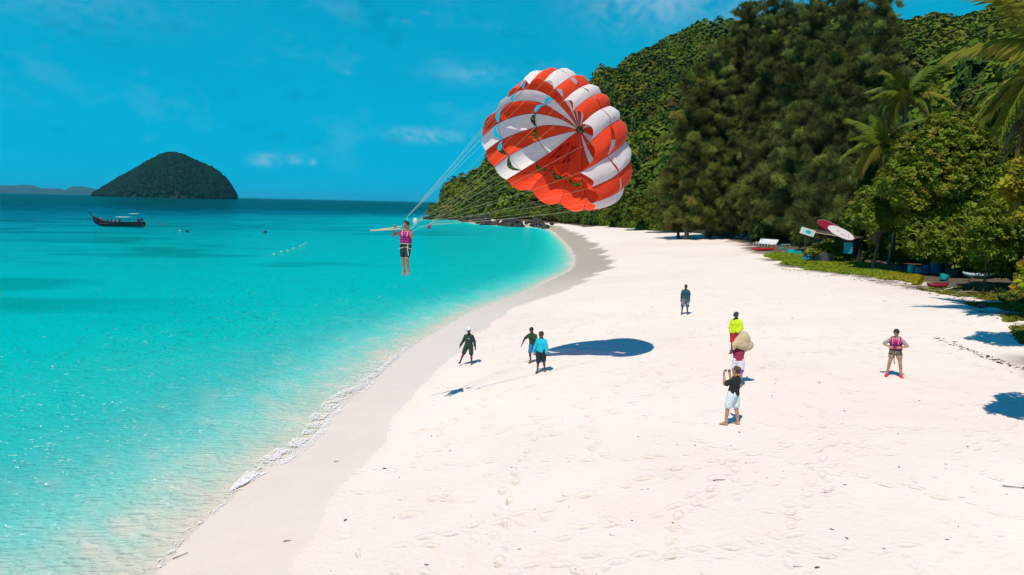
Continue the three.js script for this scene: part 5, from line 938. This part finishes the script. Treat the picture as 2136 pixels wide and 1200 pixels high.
// planter, boxes, tables
{
  const g = ground(1722, 546), p = thing('planter', 'grey concrete planter with sloping sides in front of the hut', 'planter', g, 0.15);
  part('trough', new THREE.CylinderGeometry(1.32, 1.0, 1.0, 6, 1).rotateY(0.3).translate(0, 0.5, 0), std(0.15, 0.16, 0.20, 0.9), p); part('soil', new THREE.CylinderGeometry(1.2, 1.2, 0.04, 6).rotateY(0.3).translate(0, 1.0, 0), std(0.05, 0.035, 0.02, 1), p);
  broadleaf('planter_shrub', 'bright yellow-green shrub growing in and around the grey planter', null, g.clone().add(V(0.2, 0.8, -0.2)), null, [[-1.0, 0.5, 0.2, 0.6], [-0.2, 0.7, 0.4, 0.7], [0.8, 0.6, 0.6, 0.75], [1.7, 0.4, 0.5, 0.75], [2.3, 0.0, 0.5, 0.6], [0.6, -0.2, 1.1, 0.5], [1.5, -0.3, 1.1, 0.6], [-1.7, 0.2, 0, 0.5]], { seed: 41, density: 80, color: [0.16, 0.22, 0.015], yellow: 0.25, old: [0.36, 0.36, 0.03], leaf: 1.15, category: 'shrub' });
  const bx = thing('cool_box', 'bright blue box on the grass beside the grey planter', 'box', ground(1683, 543), 0.3); part('crate', box(0.7, 0.5, 0.5, 0, 0.25, 0, 0.03), std(0.0, 0.38, 0.72, 0.5), bx); part('lid', box(0.73, 0.09, 0.53, 0, 0.54, 0, 0.02), std(0.05, 0.45, 0.75, 0.5), bx);
  const st = thing('cushion_stack', 'stack of white and grey-blue cushions beside the blue box', 'cushions', ground(1695, 544.5), 0.1);
  for (let i = 0; i < 5; i++) part('cushion', box(0.8 - 0.02 * i, 0.16, 0.55, 0.03 * (i % 2), 0.09 + i * 0.175, 0.02 * (i % 3), 0.06), i % 2 ? std(0.62, 0.66, 0.78, 0.9) : std(0.20, 0.27, 0.42, 0.9), st);
  const cr = thing('plastic_crate', 'teal plastic crate in the shade right of the red kayak', 'crate', ground(1663, 531), 0.2), slat = (geo, o) => part('slat', geo, teal, o);
  for (let k = 0; k < 4; k++) { slat(box(0.9, 0.09, 0.03, 0, 0.07 + k * 0.12, 0.28), cr); slat(box(0.9, 0.09, 0.03, 0, 0.07 + k * 0.12, -0.28), cr); slat(box(0.03, 0.09, 0.53, 0.45, 0.07 + k * 0.12, 0), cr); slat(box(0.03, 0.09, 0.53, -0.45, 0.07 + k * 0.12, 0), cr); } part('base', box(0.88, 0.03, 0.54, 0, 0.025, 0), teal, cr);
  clone(cr, ground(1649, 528), -0.2, 'turquoise plastic crate left of its twin near the red kayak');
  const tb = thing('side_table', 'small teal table standing between the loungers and the hut', 'table', ground(1638, 521)); part('top', box(1.2, 0.05, 0.7, 0, 0.72, 0, 0.012), std(0.25, 0.4, 0.42, 0.6), tb); for (const x of [-0.5, 0.5]) for (const z of [-0.28, 0.28]) part('leg', box(0.07, 0.7, 0.07, x, 0.35, z, 0.01), teal, tb);
  const bn = thing('wooden_table', 'brown wooden table with a flower pot behind the hedge', 'table', ground(1848, 528), 0.1); for (let i = 0; i < 3; i++) part('top_board', box(1.5, 0.05, 0.22, 0, 0.95, -0.23 + i * 0.23, 0.008), woodMat, bn); part('apron', box(1.4, 0.14, 0.04, 0, 0.86, 0.33), woodMat, bn); for (const x of [-0.65, 0.65]) for (const z of [-0.28, 0.28]) part('leg', box(0.07, 0.92, 0.07, x, 0.46, z, 0.008), woodMat, bn);
  const fp = bn.position.clone().add(V(0.35, 0.98, 0)), pot = thing('flower_pot', 'dark red pot of yellow flowers on the wooden table', 'flower pot', fp); part('pot', new THREE.LatheGeometry([[0, 0], [0.13, 0], [0.19, 0.3], [0.21, 0.3], [0.21, 0.34], [0.17, 0.34], [0.16, 0.28], [0, 0.28]].map(([x, y]) => new THREE.Vector2(x, y)), 16), std(0.12, 0.02, 0.02, 0.8), pot);
  const R = rngOf(50), pet = []; for (let i = 0; i < 26; i++) { const a = R() * 6.28, r = R() * 0.26; pet.push(new THREE.SphereGeometry(0.05, 6, 4).scale(1, 0.6, 1).translate(Math.cos(a) * r, 0.5 + R() * 0.28, Math.sin(a) * r)); } part('flowers', merge(pet), std(0.62, 0.40, 0.04, 0.8), pot, 'stuff');
  const stems = []; for (let i = 0; i < 10; i++) { const a = i * 0.63; stems.push(bar([0, 0.28, 0], [Math.cos(a) * 0.18, 0.6, Math.sin(a) * 0.18], 0.01, 4)); } part('stems', merge(stems), std(0.05, 0.09, 0.02, 0.9), pot, 'stuff');
  const h0 = ground(1800, 541), h1 = ground(1868, 546), ln = h1.clone().sub(h0), lob = []; for (let i = 0; i <= 12; i++) lob.push([ln.x * i / 12, 0.45, ln.z * i / 12, 0.42]);
  broadleaf('hedge', 'low clipped green hedge right of the hut', null, h0, null, lob, { seed: 44, density: 160, color: [0.085, 0.16, 0.012], yellow: 0.02, leaf: 0.5, category: 'hedge' });
  broadleaf('broadleaf_bush', 'small bush with pale leaf tips at the right end of the hedge', null, ground(1878, 552), null, [[0, 0.6, 0, 0.6], [0.5, 0.9, 0, 0.5], [-0.4, 1.0, 0, 0.45], [0.2, 1.4, 0, 0.4]], { seed: 45, density: 110, color: [0.15, 0.2, 0.015], yellow: 0.25, leaf: 0.8, category: 'bush' });
}
// low spiky plants under the trees at the right
{
  const R = rngOf(60), blade = (n, L) => { const pos = []; for (let i = 0; i < n; i++) { const a = R() * 6.28, l = L * (0.6 + 0.5 * R()), d = V(Math.cos(a), 0.9 + R() * 0.8, Math.sin(a)).normalize(), s = V(-Math.sin(a), 0, Math.cos(a)).multiplyScalar(0.03), m = d.clone().multiplyScalar(l * 0.6), e = m.clone().add(V(Math.cos(a) * l * 0.45, -l * 0.12, Math.sin(a) * l * 0.45)); for (const v of [s.clone().negate(), s, m.clone().add(s), s.clone().negate(), m.clone().add(s), m.clone().sub(s), m.clone().sub(s), m.clone().add(s), e]) pos.push(v.x, v.y, v.z); } return geoOf(pos); };
  const g = [blade(40, 1.0), blade(40, 0.8)], mats = [leafy(0.10, 0.16, 0.015, 0.3), leafy(0.05, 0.09, 0.015, 0.3)];
  [[2112, 622, 'spiky light green plant in the shade at the right edge'], [2090, 632, 'dark spiky plant left of the light green one'], [2132, 634, 'spiky plant cut by the right edge of the picture'], [2075, 612, 'small spiky plant behind the bent white pipe'], [1800, 548, 'slim-leaved plant with pale tips below the hut shutter'], [1822, 550, 'thin plant among small pale flowers by the hedge']].forEach(([x, y, l], i) => { const t = thing('spiky_plant', l, 'plant', ground(x, y), i); part('leaves', g[i % 2], mats[i === 0 || i > 3 ? 0 : 1], t, 'stuff'); part('stem', bar([0, -0.05, 0], [0, 0.15, 0], 0.05, 6), barkGrey, t); });
  const pipe = thing('bent_pipe', 'white bent pipe standing in the shade beside the dark red kayak', 'pipe', ground(1990, 606)); part('pipe_run', tube([V(-0.75, 0.05, 0.1), V(-0.2, 0.16, 0), V(0, 0.22, 0)], 0.03, 7), std(0.55, 0.53, 0.5, 0.7), pipe); part('upright', bar([0, 0.2, 0], [0.02, 0.62, 0], 0.03, 7), std(0.55, 0.53, 0.5, 0.7), pipe);
  const drift = (px, py, pts, r, label) => { const t = thing('driftwood', label, 'driftwood', ground(px, py)); part('log', tube(pts.map((p) => V(...p)), r, 7, 14, r * 0.4), std(0.24, 0.19, 0.14, 0.95), t); part('twig', tube([V(...pts[1]), V(pts[1][0] + 0.3, pts[1][1] + 0.25, 0.1)], r * 0.4, 5, 6, 0.008), std(0.24, 0.19, 0.14, 0.95), t); };
  drift(2030, 613, [[-1.1, 0.05, 0], [-0.3, 0.16, 0.1], [0.5, 0.1, -0.1], [1.4, 0.22, 0]], 0.06, 'long thin driftwood branch below the pale blue kayak');
  drift(2005, 617, [[-0.7, 0.04, 0], [0, 0.1, 0.1], [0.8, 0.06, 0]], 0.05, 'short driftwood branch left of the long one');
  drift(2060, 607, [[-0.8, 0.1, 0], [0, 0.3, 0], [0.7, 0.5, 0.1]], 0.04, 'upward-leaning driftwood branch behind the long one');
  const lg = thing('pale_log', 'pale grey log lying on the shaded grass at the right', 'log', ground(2068, 634), 0.15); part('log', tube([V(-0.62, 0.1, 0), V(-0.2, 0.1, 0.02), V(0.3, 0.1, 0), V(0.68, 0.09, 0)], 0.1, 9, 12, 0.07), std(0.50, 0.46, 0.44, 0.9), lg); part('cut_end', new THREE.CylinderGeometry(0.09, 0.09, 0.02, 12).rotateZ(Math.PI / 2).translate(-0.63, 0.1, 0), std(0.4, 0.33, 0.25, 0.9), lg);
  const fl = thing('float', 'red plastic float on the sand below the pale log', 'float', ground(2048, 642), 0.2); part('float_body', new THREE.SphereGeometry(0.15, 14, 10).scale(1.9, 0.75, 1).translate(0, 0.1, 0), std(0.58, 0.03, 0.04, 0.5), fl); part('rope_eye', new THREE.TorusGeometry(0.06, 0.015, 5, 12).translate(0.32, 0.12, 0), std(0.4, 0.03, 0.04, 0.6), fl);
}
// ---------------------------------------------------------------- long-tail boat, buoys, shore rocks
{
  const D = 182, p = onPlane(247, 471.5), t = thing('longtail_boat', 'dark long-tail boat with a raised prow and a white awning on the open sea', 'boat', p), k = p.distanceTo(camera.position) / 1424, axis = onPlane(305, 473).sub(onPlane(190, 470.5)).normalize();
  t.rotation.y = Math.atan2(-axis.z, axis.x);
  const L = 14.2, hullMat = std(0.008, 0.008, 0.02, 0.7), trim = std(0.03, 0.008, 0.02, 0.7), pos = [], idx = [], n = 30, m = 9;
  const X = (f) => mix(-L * 0.46, L * 0.47, f), rise = (f) => 1.45 * Math.pow(Math.max(0, 1 - f * 2.6), 2.2) + 0.25 * f * f, half = (f) => 1.0 * Math.pow(Math.sin(Math.min(1, f * 1.35 + 0.02) * 1.5708), 0.8) * (1 - 0.25 * f * f);
  for (let i = 0; i <= n; i++) { const f = i / n, w = half(f), top = 0.95 + rise(f), keel = -0.35 + 1.2 * Math.pow(Math.max(0, 1 - f * 4.2), 2); for (let j = 0; j < m; j++) { const a = (j / (m - 1) * 2 - 1) * 1.5708, s = Math.sin(a), c = Math.cos(a); pos.push(X(f), mix(top, keel, Math.pow(Math.max(0, c), 0.75)), s * w * (1 - 0.15 * c)); } }
  for (let i = 0; i < n; i++) for (let j = 0; j < m - 1; j++) { const a = i * m + j; idx.push(a, a + m, a + m + 1, a, a + m + 1, a + 1); }
  part('hull', geoOf(pos, idx), phys(0.008, 0.008, 0.02, 0.7, { side: THREE.DoubleSide }), t);
  const rail = (s) => tube([...Array(16).keys()].map((i) => { const f = i / 15; return V(X(f), 0.97 + rise(f), s * half(f)); }), 0.06, 5, 40);
  for (const s of [-1, 1]) part('gunwale', rail(s), trim, t);
  part('deck', box(L * 0.8, 0.06, 1.3, 0.8, 0.55, 0), woodMat, t); part('transom', box(0.1, 1.2, 1.45, X(1), 0.6, 0), hullMat, t);
  part('prow_post', tube([V(X(0) + 0.2, 1.9, 0), V(X(0) - 0.5, 2.7, 0), V(X(0) - 0.95, 3.5, 0)], 0.16, 6, 8, 0.14), hullMat, t);
  part('prow_ribbon', new THREE.TorusGeometry(0.2, 0.08, 6, 14).rotateX(1.2).translate(X(0) - 0.25, 2.35, 0), std(0.45, 0.04, 0.15, 0.8), t);
  const posts = []; for (const x of [0.4, 2.6, 4.6]) for (const s of [-1, 1]) posts.push([x, s]);
  for (const [x, s] of posts) part('awning_post', bar([x, 0.8, s * 0.75], [x, x > 4 ? 3.25 : 2.3, s * 0.75], 0.04, 6), std(0.1, 0.15, 0.2, 0.7), t);
  part('awning', box(3.1, 0.06, 1.9, 1.4, 2.34, 0, 0.02), std(0.75, 0.85, 0.9, 0.6), t); part('awning', box(2.0, 0.06, 1.8, 4.3, 3.28, 0, 0.02), std(0.65, 0.85, 0.88, 0.6), t);
  part('engine', merge([box(1.3, 0.7, 0.7, 5.7, 1.75, 0, 0.08), box(0.5, 0.9, 0.5, 5.4, 1.3, 0, 0.05)]), std(0.012, 0.03, 0.03, 0.6), t);
  part('tail_shaft', bar([6.0, 1.55, 0], [12.6, 0.55, 0.2], 0.06, 6), std(0.03, 0.05, 0.06, 0.6), t);
  const prop = []; for (let q = 0; q < 3; q++) prop.push(box(0.03, 0.34, 0.12, 0, 0.17, 0).rotateX(q * 2.094).translate(12.6, 0.52, 0.2)); part('propeller', merge(prop), std(0.2, 0.17, 0.08, 0.5), t);
  part('anchor_line', tube([V(6.3, 0.7, 0.4), V(7.2, 0.2, 0.8), V(8, -0.05, 1.2)], 0.025, 5), std(0.3, 0.35, 0.35, 0.8), t);
  // passengers
  const seatPose = (a) => ({ lean: [0, 1, 0.1], look: [0.2, 0, 1], legs: [[[0.2, -0.15, 1], [0, -1, 0.1]], [[-0.2, -0.15, 1], [0, -1, 0.1]]], arms: [[[0.3, -1, 0.2], [0, -0.6, 0.8]], [[-0.3, -1, 0.2], [0, -0.6, 0.8]]] });
  [[-5.2, 0.25, [0.10, 0.08, 0.25], 'passenger in a dark blue top sitting highest at the boat\'s prow'], [-4.5, -0.3, [0.55, 0.08, 0.2], 'passenger in a pink top sitting just behind the prow'], [-2.6, 0.2, [0.05, 0.12, 0.16], 'passenger in a teal top sitting ahead of the boat\'s middle'], [-2.0, -0.25, [0.03, 0.08, 0.12], 'passenger in a dark top beside the teal one in the boat'], [-0.6, 0.25, [0.68, 0.05, 0.28], 'passenger in a bright pink top in the middle of the boat'], [0.1, -0.2, [0.55, 0.1, 0.3], 'passenger in a rose top under the front of the awning']].forEach(([x, z, c, l], i) => {
    const f = (x - X(0)) / (X(1) - X(0)), q = person({ label: l, pos: V(0, 0, 0), yaw: t.rotation.y + (i % 2 ? 0.4 : -1.2), height: 1.66, skin: brown, hair: [0.012, 0.01, 0.015], cell: 0.03, headCell: 0.018, handCell: 0.012, pose: seatPose(), top: { sleeve: 0.8, color: c, loose: 0.03, wrinkle: 0 }, bottom: { len: 0.8, color: [0.03, 0.04, 0.08] } });
    q.position.copy(V(x, 0.58 + rise(f) * 0.75, z).applyAxisAngle(V(0, 1, 0), t.rotation.y).add(t.position));
  });
}
{
  const buoy = (label, s, mat, group) => { const t = thing('buoy', label, 'buoy', V(0, 0, 0), 0, group); part('float_body', new THREE.SphereGeometry(0.26, 14, 10).scale(1, 0.85, 1), mat, t); part('collar', new THREE.TorusGeometry(0.25, 0.035, 6, 18).rotateX(Math.PI / 2), std(0.05, 0.08, 0.12, 0.7), t); part('eye', new THREE.TorusGeometry(0.07, 0.02, 5, 10).translate(0, 0.26, 0), std(0.1, 0.1, 0.12, 0.6), t); t.scale.setScalar(s); return t; };
  const w = buoy('white buoy in the short curved swim line on the turquoise water', 0.55, std(0.75, 0.80, 0.82, 0.5), 'white buoys of the swim line');
  [[638, 507], [632, 511], [626, 514], [600, 524], [586, 526], [571, 531], [612, 518.5]].forEach(([x, y], i) => { const p = onPlane(x, y, 0.06); { const n = ['first from the far end', 'second from the far end', 'third from the far end', 'third from the near end', 'second from the near end', 'nearest the viewer', 'in the middle'][i], l = 'white buoy of the curved swim line, ' + n; i ? clone(w, p, i, l) : (w.position.copy(p), w.userData.label = l); }; });
  const ln = ['638 507', '626 514', '612 518.5', '600 524', '586 526', '571 531', '548 537'].map((s) => { const [x, y] = s.split(' ').map(Number); return onPlane(x, y, 0.02); });
  solo('float_line', tube(ln, 0.02, 5, 60), std(0.2, 0.35, 0.4, 0.8), 'thin rope joining the white buoys of the swim line', 'rope');
  const d = buoy('dark mooring buoy right of the long-tail boat', 1.6, std(0.01, 0.02, 0.05, 0.5)); d.position.copy(onPlane(390, 482.5, 0.08));
  clone(d, onPlane(553, 484.5, 0.08), 1, 'lone dark mooring buoy in the middle of the bay');
  const d2 = clone(d, onPlane(375, 482, 0.05), 2, 'small pale float just left of the dark mooring buoy'); d2.scale.setScalar(0.9);
  d2.children[0].material = std(0.7, 0.75, 0.78, 0.5);
}
{
  const R = rngOf(71), shapes = [0, 1, 2, 3, 4].map((s) => { let g = new THREE.IcosahedronGeometry(1, 3); g = mergeVertices(bare(g)); const p = g.attributes.position; for (let i = 0; i < p.count; i++) { const v = V(p.getX(i), p.getY(i), p.getZ(i)), k = 1 + 0.35 * fbm(v.x * 1.3 + s * 7, v.y * 1.3 + v.z * 1.7, 200 + s, 3) + 0.18 * noise2(v.x * 3 + s, v.z * 3 + v.y * 2, 210); p.setXYZ(i, v.x * k, v.y * k * 0.75, v.z * k); } g.computeVertexNormals(); return toCreasedNormals(g, 0.5); });
  const mats = [std(0.022, 0.022, 0.026, 0.8), std(0.035, 0.032, 0.03, 0.85), std(0.014, 0.017, 0.022, 0.75)];
  const base = shorePts.filter((p) => p.z < -225 && p.z > -355 && p.x < 40);
  for (let i = 0; i < 110; i++) {
    const q = base[(Math.pow(R(), 0.8) * base.length * 0.999) | 0], s = 0.6 + R() * R() * 2.0, off = (R() - 0.25) * 9, nx = V(0.45, 0, -0.9), y = Math.max(0, off * 0.3) + (R() - 0.5) * 0.8;
    const t = solo('shore_rock', shapes[i % 5], mats[(R() * 3) | 0], 'dark boulder at the waterline below the wooded headland', 'rock', 'dark boulders along the foot of the headland');
    t.position.set(q.x + nx.x * off, y - 0.1, q.z + nx.z * off); t.scale.set(s, s * (0.6 + 0.5 * R()), s); t.rotation.set(R() * 0.5, R() * 6.28, R() * 0.4);
  }
}
// ---------------------------------------------------------------- grass and creepers, sea foam and glint flecks, litter on the sand
{
  const R = rngOf(80), tuft = (n, h) => { const pos = []; for (let i = 0; i < n; i++) { const a = R() * 6.28, r = R() * 0.22, o = V(Math.cos(a) * r, 0, Math.sin(a) * r), b = R() * 6.28, l = h * (0.5 + 0.8 * R()), s = V(-Math.sin(b), 0, Math.cos(b)).multiplyScalar(0.018 + 0.02 * R()), e = o.clone().add(V(Math.cos(b) * l * 0.8, l, Math.sin(b) * l * 0.8)), m = o.clone().lerp(e, 0.55).add(V(0, l * 0.12, 0)); for (const v of [o.clone().sub(s), o.clone().add(s), m.clone().add(s), o.clone().sub(s), m.clone().add(s), m.clone().sub(s), m.clone().sub(s), m.clone().add(s), e]) pos.push(v.x, v.y, v.z); } return geoOf(pos); };
  const g = [tuft(26, 0.09), tuft(22, 0.13)], lists = [[], []];
  // the lawn between the sand and the hut: between two lines of the beach
  const front = [[1596, 534], [1612, 541], [1642, 553], [1700, 566], [1760, 573], [1820, 580], [1880, 587], [1915, 594]].map(([x, y]) => ground(x, y)), back = [[1615, 528], [1645, 530], [1690, 533], [1740, 541], [1790, 548], [1840, 555], [1880, 566], [1925, 578]].map(([x, y]) => ground(x, y));
  const along = (L, f) => { const k = Math.min(L.length - 2, (f * (L.length - 1)) | 0); return L[k].clone().lerp(L[k + 1], f * (L.length - 1) - k); };
  for (let i = 0; i < 30000; i++) {
    const f = R(), v = R() * 1.06 - 0.06, a = along(front, f), b = along(back, f), x = mix(a.x, b.x, v), z = mix(a.z, b.z, v), n = fbm(x * 0.5, z * 0.5, 220, 3);
    if (v < 0.2 && n * 0.9 + v * 2.4 < 0.05 + 0.1 * R()) continue;
    const d = mix(0.65, 1.2, R()), dry = smooth(0.55, 1, f) * 0.8 + n * 0.8, c = [mix(0.20, 0.34, clamp(dry)), mix(0.32, 0.29, clamp(dry)), 0.014];
    lists[(R() * 2) | 0].push({ p: V(x, beachHeight(x, z) - 0.02, z), q: turnY(R() * 6.28), s: 0.7 + 0.6 * R(), c: rgb(c[0] * d, c[1] * d, c[2] * d) });
  }
  // thin scrub in the litter under the trees
  for (let i = 0; i < 9000; i++) {
    const px = mix(1900, 2300, R()), py = mix(596, 700, R()), p = onPlane(px, py, 2.85), v = vegDist(p.x, p.z), n = fbm(p.x * 0.45, p.z * 0.45, 230, 3);
    if (v < -0.8 || n + v * 0.12 < 0.1) continue;
    const d = mix(0.6, 1.1, R());
    lists[(R() * 2) | 0].push({ p: V(p.x, beachHeight(p.x, p.z) - 0.02, p.z), q: turnY(R() * 6.28), s: 0.6 + 0.7 * R(), c: rgb(0.19 * d, 0.21 * d, 0.02 * d) });
  }
  const grass = thing('grass', 'yellow-green grass and creepers along the edge of the sand', 'grass'); grass.userData.kind = 'stuff';
  lists.forEach((l, k) => instances('grass_tufts', g[k], leafy(1, 1, 1, 0.3, 0.8), l, grass));
}
{
  // lacy foam where the little waves end, and white flecks imitating glints on the shallows
  const R = rngOf(81), fl = [0, 1, 2].map((s) => { const g = new THREE.CircleGeometry(1, 9), p = g.attributes.position; for (let i = 1; i < p.count; i++) { const k = 0.55 + 0.7 * hash2(i % 9 || 9, s, 5); p.setXYZ(i, p.getX(i) * k, p.getY(i) * k, 0); } for (let i = 0; i < p.count; i++) p.setZ(i, i ? 0 : 0.07); g.rotateX(-Math.PI / 2); g.computeVertexNormals(); return g; });
  const lists = [[], [], []], N = shorePts.length, put = (x, z, y, s, st, tn) => { const k = (R() * 3) | 0; lists[k].push({ p: V(x, y, z), q: turnY(tn), s: V(s * st, s, s), c: rgb(1, 1, 1) }); };
  for (let i = 0; i < 100000; i++) {
    const k = R() * (N - 2), a = shorePts[k | 0], b = shorePts[(k | 0) + 1], f = k % 1, x = mix(a.x, b.x, f), z = mix(a.z, b.z, f);
    if (z > -6 || z < -190) continue;
    const t = b.clone().sub(a).normalize(), nx = t.z, nz = -t.x, ang = Math.atan2(-t.z, t.x), D = Math.hypot(x, z);
    const surge = smooth(-0.12, 0.4, fbm(x * 0.11 + 3, z * 0.11, 240, 3) + 0.5 * smooth(-17, -23, z) * smooth(-42, -32, z)) , off = (R() * R()) * (0.3 + 1.5 * surge) * (R() < 0.75 ? -1 : 0.6) + 0.25 * fbm(x * 0.6, z * 0.6, 244, 2);
    if (R() > 0.05 + surge * 0.85) continue;
    const hole = fbm(x * 3.2 + off * 5 * nx, z * 3.2 + off * 5 * nz, 248, 3); if (hole > -0.02 + 0.1 * surge) continue;
    const X = x - nx * off, Z = z - nz * off, s0 = shoreDist(X, Z); if (s0 > 1.1) continue;
    put(X, Z, Math.max(s0 > 0 ? landUp(s0) + 0.012 : 0.02, 0.02) + R() * 0.012, (0.006 + 0.018 * R() * R()) * (0.7 + D * 0.014), 1 + R() * 1.8, ang);
  }
  // the little wave that breaks left of the men: a thicker lace of foam
  const k0 = shorePts.findIndex((p) => p.z < -17.5), k1 = shorePts.findIndex((p) => p.z < -40);
  for (let i = 0; i < 30000; i++) {
    const f = R(), k = mix(k0, k1, f), a = shorePts[k | 0], b = shorePts[(k | 0) + 1], q = k % 1, x = mix(a.x, b.x, q), z = mix(a.z, b.z, q), t = b.clone().sub(a).normalize(), nx = t.z, nz = -t.x;
    if (R() > smooth(0, 0.12, f) * smooth(1, 0.75, f)) continue;
    const wide = 0.2 + 1.5 * Math.pow(Math.max(0, Math.sin(Math.PI * Math.pow(f, 0.8))), 2) * (0.55 + 0.7 * fbm(x * 0.4, z * 0.4, 270, 2)), off = (R() - 0.28) * wide + 0.35 * fbm(x * 0.8, z * 0.8, 271, 2), X = x - nx * off * -1, Z = z - nz * off * -1, s0 = shoreDist(X, Z);
    if (fbm(X * 2.6, Z * 2.6, 272, 3) + 0.5 * (R() - 0.5) > 0.02) continue;
    put(X, Z, (s0 > 0 ? landUp(s0) : 0.03) + 0.008 + R() * 0.02, (0.008 + 0.019 * R() * R()), 1 + R() * 1.5, R() * 6.28);
  }
  for (let i = 0; i < 12000; i++) {  // white flecks added to imitate sparkle and caustics on shallow water
    const az = mix(-0.68, 0.1, R()), r = 10 + 75 * Math.pow(R(), 1.4), x = Math.sin(az) * r, z = -Math.cos(az) * r, s = -shoreDist(x, z);
    if (s < 0.4 || s > 26) continue;
    const band = smooth(0, 3, s) * smooth(26, 9, s), n = noise2(x * 0.9, z * 1.6, 250) * 0.6 + noise2(x * 2.4, z * 4, 251) * 0.5;
    if (n < 0.28 || R() > band) continue;
    put(x, z, 0.075 + R() * 0.02, (0.008 + 0.016 * R() * R()) * (1 + r * 0.008), 1.5 + R() * 2.5, 0.5 + (R() - 0.5));
  }
  const foam = thing('sea_foam_and_glints', 'white foam and flecks imitating glints along the edge of the sea', 'foam'); foam.userData.kind = 'stuff';
  lists.forEach((l, k) => instances('foam_and_glint_flecks', fl[k], std(0.86, 0.87, 0.9, 0.6, { side: THREE.DoubleSide }), l, foam));
}
{
  // bits of weed, bark and husk on the dry sand
  const R = rngOf(82), chip = (s) => { let g = mergeVertices(bare(new THREE.IcosahedronGeometry(1, 1))); const p = g.attributes.position; for (let i = 0; i < p.count; i++) { const k = 0.6 + 0.7 * hash2(i, s, 9); p.setXYZ(i, p.getX(i) * k * 1.6, p.getY(i) * k * 0.35, p.getZ(i) * k * 0.7); } g.computeVertexNormals(); return g; };
  const g = [chip(1), chip(2), tube([V(-2.2, 0, 0), V(-0.6, 0.12, 0.4), V(0.7, 0.05, -0.1), V(2.1, 0.15, 0.5)], 0.13, 4, 8, 0.05)], lists = [[], [], []], litter = std(1, 1, 1, 0.95);
  const add = (x, z, s) => { const y = beachHeight(x, z), k = R() < 0.7 ? (R() * 2) | 0 : 2, d = 0.4 + R(); lists[k].push({ p: V(x, y + s * 0.15, z), q: turnY(R() * 6.28), s, c: R() < 0.3 ? rgb(0.16 * d, 0.11 * d, 0.06 * d) : rgb(0.05 * d, 0.035 * d, 0.03 * d) }); };
  for (let i = 0; i < 300; i++) { const p = onPlane(mix(420, 2136, R()), mix(470, 1200, Math.pow(R(), 1.3)), 1.5), s = shoreDist(p.x, p.z); if (s > 3.5 && vegDist(p.x, p.z) < 0) add(p.x, p.z, 0.012 + 0.03 * R() * R()); }
  for (let i = 0; i < 2600; i++) { const k = R() * (vegLine.length - 1), a = vegLine[k | 0], b = vegLine[(k | 0) + 1], x = mix(a.x, b.x, k % 1), z = mix(a.z, b.z, k % 1), q = -Math.abs(R() + R() + R() - 1.5) * 6 + 1.5, t = b.clone().sub(a).normalize(), X = x - t.z * -q, Z = z + t.x * -q * -1; if (Math.hypot(X, Z) > 75 || fbm(X * 0.4, Z * 0.4, 260, 3) + (vegDist(X, Z) + 2) * 0.12 < 0.02) continue; if (vegDist(X, Z) > 2.5 || vegDist(X, Z) < -7) continue; add(X, Z, 0.03 + 0.07 * R() * R()); }
  // the wrack line that curves below the man in the life vest
  const wr = [[1960, 705], [2000, 722], [2040, 738], [2080, 752], [2130, 770]].map(([x, y]) => ground(x, y));
  for (let i = 0; i < 160; i++) { const k = R() * (wr.length - 1.001), p = wr[k | 0].clone().lerp(wr[(k | 0) + 1], k % 1); add(p.x + (R() - 0.5) * 0.5, p.z + (R() - 0.5) * 0.5, 0.02 + 0.05 * R() * R()); }
  const debris = thing('beach_litter', 'scattered dark bits of weed, bark and twigs on the sand', 'litter'); debris.userData.kind = 'stuff';
  lists.forEach((l, k) => instances('litter_bits', g[k], litter, l, debris));
  const stick = (px, py, l, a, label) => { const t = solo('stick', tube([V(-l / 2, 0.015, 0), V(0, 0.03, l * 0.05), V(l / 2, 0.02, 0)], 0.012, 5, 8, 0.006), std(0.07, 0.05, 0.035, 0.95), label, 'stick'); t.position.copy(ground(px, py)); t.rotation.y = a; };
  stick(1500, 1003, 0.3, 0.1, 'thin dark stick alone on the sand below the photographing man');
  stick(376, 1161, 0.35, 0.9, 'thin stick lying where the water meets the sand');
  stick(599, 1130, 0.16, 0.3, 'short dark stick on the smooth damp sand');
  stick(702, 964, 0.16, 0.4, 'short dark twig on the damp sand near the foam');
  stick(2116, 1018, 0.45, -0.3, 'curved pale stick on the sand near the right edge');
  stick(1846, 629, 0.3, 0.2, 'small dark lump of driftwood on the white sand above the man in the vest');
}
renderer.render(scene, camera);
